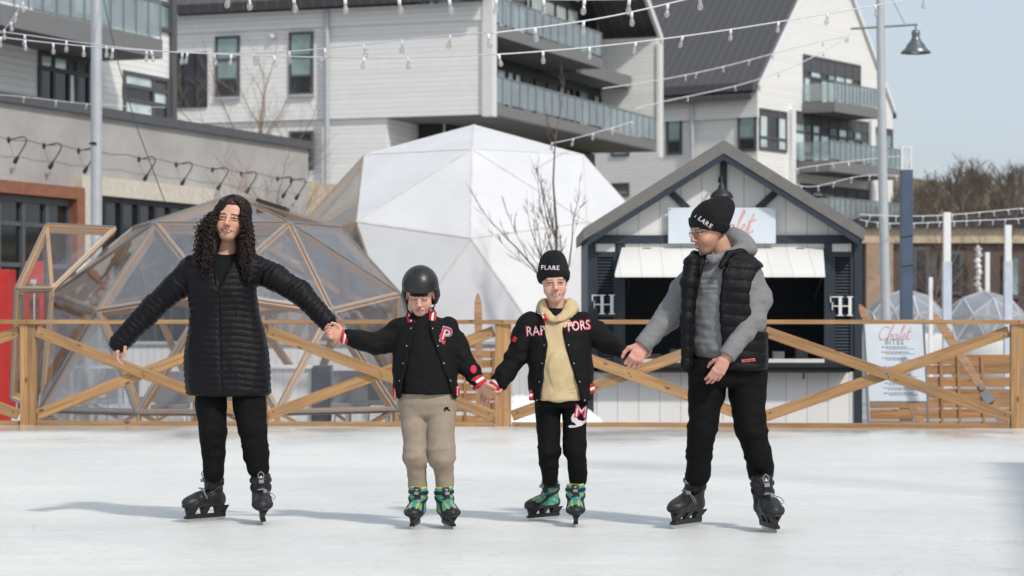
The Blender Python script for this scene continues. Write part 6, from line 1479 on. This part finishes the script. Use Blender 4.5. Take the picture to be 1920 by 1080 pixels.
def hood(parent, Y, m):
    mb = MB(); vs = []; nt = 40; RW = 7
    for i in range(nt):
        th = 2*math.pi*i/nt; c, s_ = math.cos(th), math.sin(th); fr = max(0, c)**2.2; fv = max(0, c)**6; w = .004*math.sin(5*th+1)+.003*math.sin(9*th)
        #        rx    ry    py
        ring = ((.052, .055, 590+8*fr), (.056, .060, 566+28*fr), (.066+.004*s_, .070, 558+36*fr), (.086+.006*s_, .085, 560+35*fr), (.108+.010*s_, .100, 568+28*fr), (.122+.010*s_, .112, 579+22*fr), (.112+.008*s_, .108, 588+18*fr))
        for j, (rx, ry, py) in enumerate(ring):
            x = (1042-960)*Y/F+rx*s_*(1-.45*fv)+w*(j/6); y = Y+.015-(ry+w)*c-.012*fr*(j > 1); vs.append(Vector((x, y, H+(600-py)*Y/F+w*.8)))
    fs = [(i*RW+j, ((i+1)%nt)*RW+j, ((i+1)%nt)*RW+j+1, i*RW+j+1) for i in range(nt) for j in range(RW-1)]
    mb.add(vs, fs, 0, True); o = mb.build('hood', m, parent); k = o.modifiers.new('thick', 'SOLIDIFY'); k.thickness = .010; k = o.modifiers.new('smooth', 'SUBSURF'); k.levels = 1; k.render_levels = 2
    t = bpy.data.textures.new('hood_folds', 'CLOUDS'); t.noise_scale = .045; k = o.modifiers.new('folds', 'DISPLACE'); k.texture = t; k.strength = .014; k.texture_coords = 'LOCAL'
    return o
hood(hdo, Y, M['sand'])
bvq = bvh_of(hdo); mk_ = mat('faded_mark', (.42,.36,.27), .9)
for x_, y_, w_ in ((1066,728,5),(1072,727,4),(1077,726,5),(1067,734,11)): patch_poly('stitched_mark', [(x_,y_),(x_+w_,y_-.5),(x_+w_,y_+1.4),(x_,y_+1.9)], Y, bvq, mk_, hdo, .002)
jk, bvj = jacket(b2_, Y, [(590,1010,1084,.07,.03),(600,996,1100,.09,.025),(614,988,1107,.105,.015),(650,988,1110,.125,0),(700,990,1113,.137,0),(752,992,1113,.14,0)],
    [[(992,606,.02),(978,640,.02),(970,664,.01),(937,716,-.01)], [(1096,602,.02),(1116,622,.0),(1134,642,-.02),(1172,660,-.03)]], [[.060,.056,.053,.045],[.059,.056,.052,.043]],
    [(1016,585),(1022,610),(1027,650),(1018,710),(1012,756)], [(1049,585),(1050,612),(1062,660),(1078,710),(1091,756)], None, None, 6)
cuff('cuff', W(938,714,Y-.008), W(927,729,Y-.016), .041, b2_); cuff('cuff', W(1170,659,Y-.03), W(1181,664,Y-.034), .038, b2_, pr=(('black_jersey',.6),('rib_red',.4)))
patch_text('lettering', 'RAP', 1004, 621, Y, 18.5, R(4), bvj, M['letter_red'], jk, .003, .035, sx=.8); patch_text('lettering', 'RAP', 1004, 621, Y, 16.5, R(4), bvj, M['letter_white'], jk, .0045, 0, spacing=1.08, sx=.8)
patch_text('lettering', 'TORS', 1083, 611.5, Y, 18.5, R(6), bvj, M['letter_red'], jk, .003, .035, sx=.74); patch_text('lettering', 'TORS', 1083, 611.5, Y, 16.5, R(6), bvj, M['letter_white'], jk, .0045, 0, spacing=1.08, sx=.74)
mb = MB(); mb.tube([W(1019,590,Y-.10), W(1023,600,Y-.118)], .012, 8); mb.build('collar', M['rib_red'], jk); mb = MB(); mb.tube([W(1017.5,588,Y-.10), W(1020,597,Y-.118)], .007, 8); mb.build('collar', M['rib_white'], jk)
mb = MB(); mb.tube([W(963,640,Y-.03), W(967,632,Y-.035)], .012, 8); mb.build('sleeve_patch', M['rib_red'], jk)
for x0, y0 in ((998,742),(1109,731)):
    for k, m_ in ((-1,'rib_red'),(0,'rib_white'),(1,'rib_red')): mb = MB(); mb.tube([W(x0-5, y0+k*6, Y-.07), W(x0+5, y0-4+k*6, Y-.06)], .0115, 8); mb.build('hem_rib', M[m_], jk)
tr2 = trousers('trousers', [[(765,1003,1052,.0),(805,1007,1050,-.01),(845,1009,1049,-.03),(862,1012,1048,-.02),(898,1016,1046,.01)], [(765,1053,1101,.0),(805,1056,1098,-.01),(845,1058,1100,-.04),(862,1063,1100,-.03),(898,1067,1100,.0)]], Y, M['trouser'], b2_, h=.0055, hip=[(735,1004,1100,.10,0),(765,1003,1101,.105,0)], amp=.0042, knee=850)
bvt = bvh_of(tr2)
patch_poly('emblem', [(1064,799),(1068,796),(1080,797),(1077,792),(1072,790),(1070,783),(1073,776),(1080,771),(1083,774),(1080,780),(1083,786),(1092,789),(1099,785),(1099,791),(1090,797),(1078,800),(1068,801)], Y, bvt, M['letter_white'], tr2, .004)
patch_text('lettering', 'M', 1089, 772, Y, 24, R(-8), bvt, M['letter_red'], tr2, .005, .03); patch_text('lettering', 'M', 1089, 772, Y, 21, R(-8), bvt, M['letter_white'], tr2, .0065, 0)
def beanie(parent, hM, s, top=(0,.03,.15), slant=(.034,-.02), lab=None, extra=()):
    a, b = slant                                     # brim height at front / back
    brim = lambda P: (a+(b-a)*np.clip((P[...,1]+.1)/.2, -.2, 1.2))
    base = [ell((0,.014,.052),(.090,.110,.098)), ell(top,(.060,.068,.052), k=.06)]+list(extra)
    O = base+[keep(lambda P: brim(P)-P[...,2], k=.008)]
    band = [(o[0], (lambda P, f=o[1]: f(P)-.006), o[2]-.006, o[3]+.006, .01) for o in base[:1]]
    V, Q = surf(O, .005); N = normals(V, Q); V = V+N*((vn(V, (24,24,14))-.5)*.008+.0012*np.sin(np.arctan2(V[:,0], V[:,1])*70))[:,None]
    o = npmesh('beanie', xf(V*s, hM), Q, M['knit'], parent)
    O2 = band+[keep(lambda P: np.maximum(brim(P)-P[...,2], P[...,2]-brim(P)-.058), k=.008)]; V, Q = surf(O2, .005); N = normals(V, Q); V = V+N*(.0016*np.sin(np.arctan2(V[:,0], V[:,1]-.01)*70))[:,None]
    c = npmesh('cuff_band', xf(V*s, hM), Q, M['knit'], o); return o, c
bn, bc = beanie(b2_, hM, .955, top=(.006,.03,.135))
patch_text('lettering', 'FLARE', 1031, 503, Y, 8, R(-1), bvh_of(bc), M['letter_white'], bc, .002, .02, spacing=1.15)
skate(b2_, 1023, 974, R(-42), .90, 'teal', 0, .01, 'teal and black child\'s skate', zs=.84); skate(b2_, 1080, 985, R(-2), .92, 'teal', R(-1), .01, 'teal and black child\'s skate', zs=.84)

# ---------- man ----------
Y = 13.02
mn = thing('person', 'man in glasses and black beanie, grey hoodie under a black quilted vest', 'person', (W(1368,0,Y).x, Y, 0))
hM = hmat(W(1331, 431, Y-.05), R(-70), R(13), R(0)); SK4 = (.54,.30,.20)
neck = [cap(W(1345,455,Y+.01), W(1356,488,Y+.03), .060, .066)]
head = make_head(1.03, hM, SK4, (.45,.14,.13), neck, smile=.8, closed=.3, brow=.7, stubble=.45, chin=1.15, ears=False)
hR = hand_mesh(hand_ops(W(1205,646,Y-.06), (W(1197,662,Y-.08)-W(1205,646,Y-.06)), (-.15,.9,-.2), 1.06, side=1, curl=(.85,.85,.85,.85), spread=.06, thumb=(.3,.4,.5)), (.60,.33,.26), h=.0028)
hL = hand_mesh(hand_ops(W(1361,672,Y-.215), (W(1348,694,Y-.225)-W(1361,672,Y-.215)), (-.15,.95,-.1), .95, side=1, curl=(.42,.42,.45,.5), spread=.015, thumb=(1.0,.9,.8)), (.60,.33,.26), h=.0028)
aR, _ = limb([(1314,525,.06),(1258,590,.01),(1208,646,-.06)], [.03,.03,.034], Y); aL, _ = limb([(1402,540,.03),(1410,600,-.09),(1363,668,-.21)], [.03,.03,.034], Y)
lg = []
for pts in (((1325,730),(1315,800),(1310,850)), ((1400,730),(1408,800),(1419,850))): lg += limb(pts, [.065,.05,.045], Y)[0]
finish_body(mn, head, [hR, hL], [stk(rows(Y, [(510,1322,1398,.06,.03),(580,1312,1412,.08,.01),(720,1312,1418,.09,0)]))]+aR+aL+lg, SK4)
yw = R(-22)
ho = [stk(rows(Y, [(478,1318,1392,.08,.03),(490,1300,1415,.10,.02),(510,1292,1424,.118,.01),(560,1292,1424,.128,0),(620,1296,1424,.132,0),(655,1298,1424,.13,0),(672,1306,1422,.12,0)]), yaw=yw*.6, rr=.02, k=.03)]
ho += limb([(1308,516,.06),(1284,547,.05),(1258,590,.01),(1211,641,-.055)], [.076,.076,.070,.048], Y, .03)[0]
ho += limb([(1406,526,.03),(1418,560,.0),(1411,602,-.09),(1372,655,-.20)], [.076,.080,.066,.050], Y, .03)[0]
ho += limb([(1328,482,-.08),(1338,486,-.09),(1364,480,-.05),(1390,466,.03)], [.018,.028,.030,.036], Y, .02)[0]+limb([(1330,474,.0),(1345,470,.10),(1378,452,.10),(1396,462,.05)], [.03,.05,.055,.05], Y, .03)[0]+limb([(1374,438,.07),(1392,456,.06),(1402,470,.04)], [.03,.045,.04], Y, .03)[0]
V, Q = surf(ho, .0058); N = normals(V, Q)
V = V+N*((vn(V, (12,12,12))-.5)*.016+(vn(V+4, (26,26,30))-.5)*.010+(vn(V+8, (10,10,50))-.5)*.006)[:,None]; hdo = npmesh('hoodie', V, Q, M['grey'], mn); bvh_h = bvh_of(hdo)
cuff('cuff', W(1216,634,Y-.055), W(1204,649,Y-.065), .047, hdo, pr=(('grey',1.0),)); cuff('cuff', W(1379,645,Y-.185), W(1362,669,Y-.215), .046, hdo, pr=(('grey',1.0),))
fp = mat('faded_print', (.11,.12,.155), .9); rp_ = random.Random(5)
for yy, hh, x0_, x1_ in ((522,4.5,1306,1342),(532,3,1304,1340),(541,4,1305,1343),(550,2.5,1308,1340)):
    x_ = x0_
    while x_ < x1_: w_ = rp_.uniform(1.2,3.6); patch_poly('faded_print', [(x_,yy-hh/2+rp_.uniform(0,1)),(x_+w_,yy-hh/2),(x_+w_*.8,yy+hh/2),(x_,yy+hh/2-rp_.uniform(0,1))], Y, bvh_h, fp, hdo, .002); x_ += w_+rp_.uniform(.9,1.8)
vs_ = [stk(rows(Y, [(474,1322,1396,.09,.04),(484,1298,1420,.130,.03),(500,1286,1434,.150,.02),(540,1282,1438,.158,.005),(600,1280,1439,.155,0),(650,1279,1439,.158,0),(694,1279,1440,.158,0)]), yaw=yw*.5, rr=.02, k=.03)]
zl = [W(0,y,Y).z for y in (700,660,560,510,488,470)]; xl = [W(x,0,Y).x for x in (1294,1297,1303,1313,1318,1322)]; xr = [W(x,0,Y).x for x in (1351,1350,1347,1352,1364,1394)]
vs_.append(cut(lambda P: np.maximum(np.maximum(np.interp(P[...,2], zl, xl)-P[...,0], P[...,0]-np.interp(P[...,2], zl, xr)), P[...,1]-Y), (xl[0]-.02, Y-.4, zl[0]-.05), (xr[-1]+.03, Y+.02, zl[-1]+.12), k=.008))
ac = W(1434, 562, Y)                                   # armhole
def armf(P): q = (P-A3(ac))/A3((.098,.3,.175)); return (np.linalg.norm(q[...,[0,2]], axis=-1)-1)*.1
vs_.append(cut(armf, (ac.x-.11, Y-.2, ac.z-.19), (ac.x+.12, Y+.14, ac.z+.20), k=.01))
ac2 = W(1262, 556, Y+.06); vs_.append(cut(lambda P: np.maximum((np.linalg.norm(((P-A3(ac2))/A3((.072,.3,.150)))[...,[0,2]], axis=-1)-1)*.07, (Y-.03)-P[...,1]), (ac2.x-.08, Y-.05, ac2.z-.16), (ac2.x+.08, Y+.14, ac2.z+.16), k=.01))
vs_ += [cap(W(1366,478,Y-.10), W(1352,500,Y-.15), .016, .012, k=.012), cap(W(1366,478,Y-.10), W(1398,472,Y+.02), .018, .02, k=.014), ]+limb([(1303,480,-.03),(1296,495,-.11),(1291,530,-.145),(1288,600,-.155),(1285,688,-.14)], [.026,.034,.036,.032,.026], Y, .03)[0]
V, Q = surf(vs_, .0058); N = normals(V, Q); q_ = np.abs(np.sin(np.pi*(V[:,2]+.08*V[:,0])/.062))**.5; qx = 1-np.exp(-((V[:,0]-W(1385,0,Y).x)/.006)**2)
V = V+N*(q_*.0065-.003+(vn(V, (26,26,12))-.5)*.009+(vn(V, (8,8,8))-.5)*.012)[:,None]; vo = npmesh('vest', V, Q, M['puffer'], mn)
patch_text('lettering', 'ROOTS', 1398, 675, Y, 5.5, R(5), bvh_of(vo), M['red_ink'], vo, .004, .03)
trousers('trousers', [[(700,1291,1364,.0),(740,1291,1360,-.01),(775,1291,1347,-.03),(810,1291,1340,-.04),(850,1286,1335,-.02),(890,1286,1331,.01)], [(700,1364,1438,.0),(740,1366,1436,-.01),(775,1374,1435,-.03),(810,1383,1438,-.05),(850,1396,1447,-.03),(886,1402,1450,.0)]], Y, M['trouser'], mn, hip=[(672,1292,1436,.12,0),(700,1291,1438,.13,0),(725,1292,1436,.12,0)], knee=800, amp=.0048)
bn, bc = beanie(mn, hM, 1.03, top=(.0,.085,.098), slant=(.034,-.055), extra=(ell((0,.115,.105),(.04,.035,.035), k=.04),))
bb = bvh_of(bc)
for ch, x, y_, a in (('F',1303,407,-46),('L',1308.5,412,-44),('A',1314.5,417,-40),('R',1321,421.5,-37),('E',1328,426,-34)): patch_text('lettering', ch, x, y_, Y, 8, R(a), bb, M['letter_white'], bc, .0025, .03)
mb = MB(); g_ = lambda p: hM@(Vector(p)*1.03)
for sx in (-1,1):
    mb.tube([g_((sx*.032+.019*math.cos(a), -.098+.10*abs(.019*math.cos(a)+sx*.0)*(1), -.004+.015*math.sin(a))) for a in np.linspace(0,6.283,17)], .0016, 5)
    mb.tube([g_((sx*.051,-.095,.002)), g_((sx*.070,-.07,.004)), g_((sx*.078,-.01,.004)), g_((sx*.078,.02,-.008))], .0018, 5)
mb.tube([g_((-.013,-.100,.0)), g_((0,-.106,.003)), g_((.013,-.100,.0))], .0016, 5); mb.build('glasses', M['frame'], mn)
skate(mn, 1290, 988, R(-34), 1.06, 'black', R(4), .01); skate(mn, 1441, 995, R(10), 1.06, 'black', R(-5), .01)
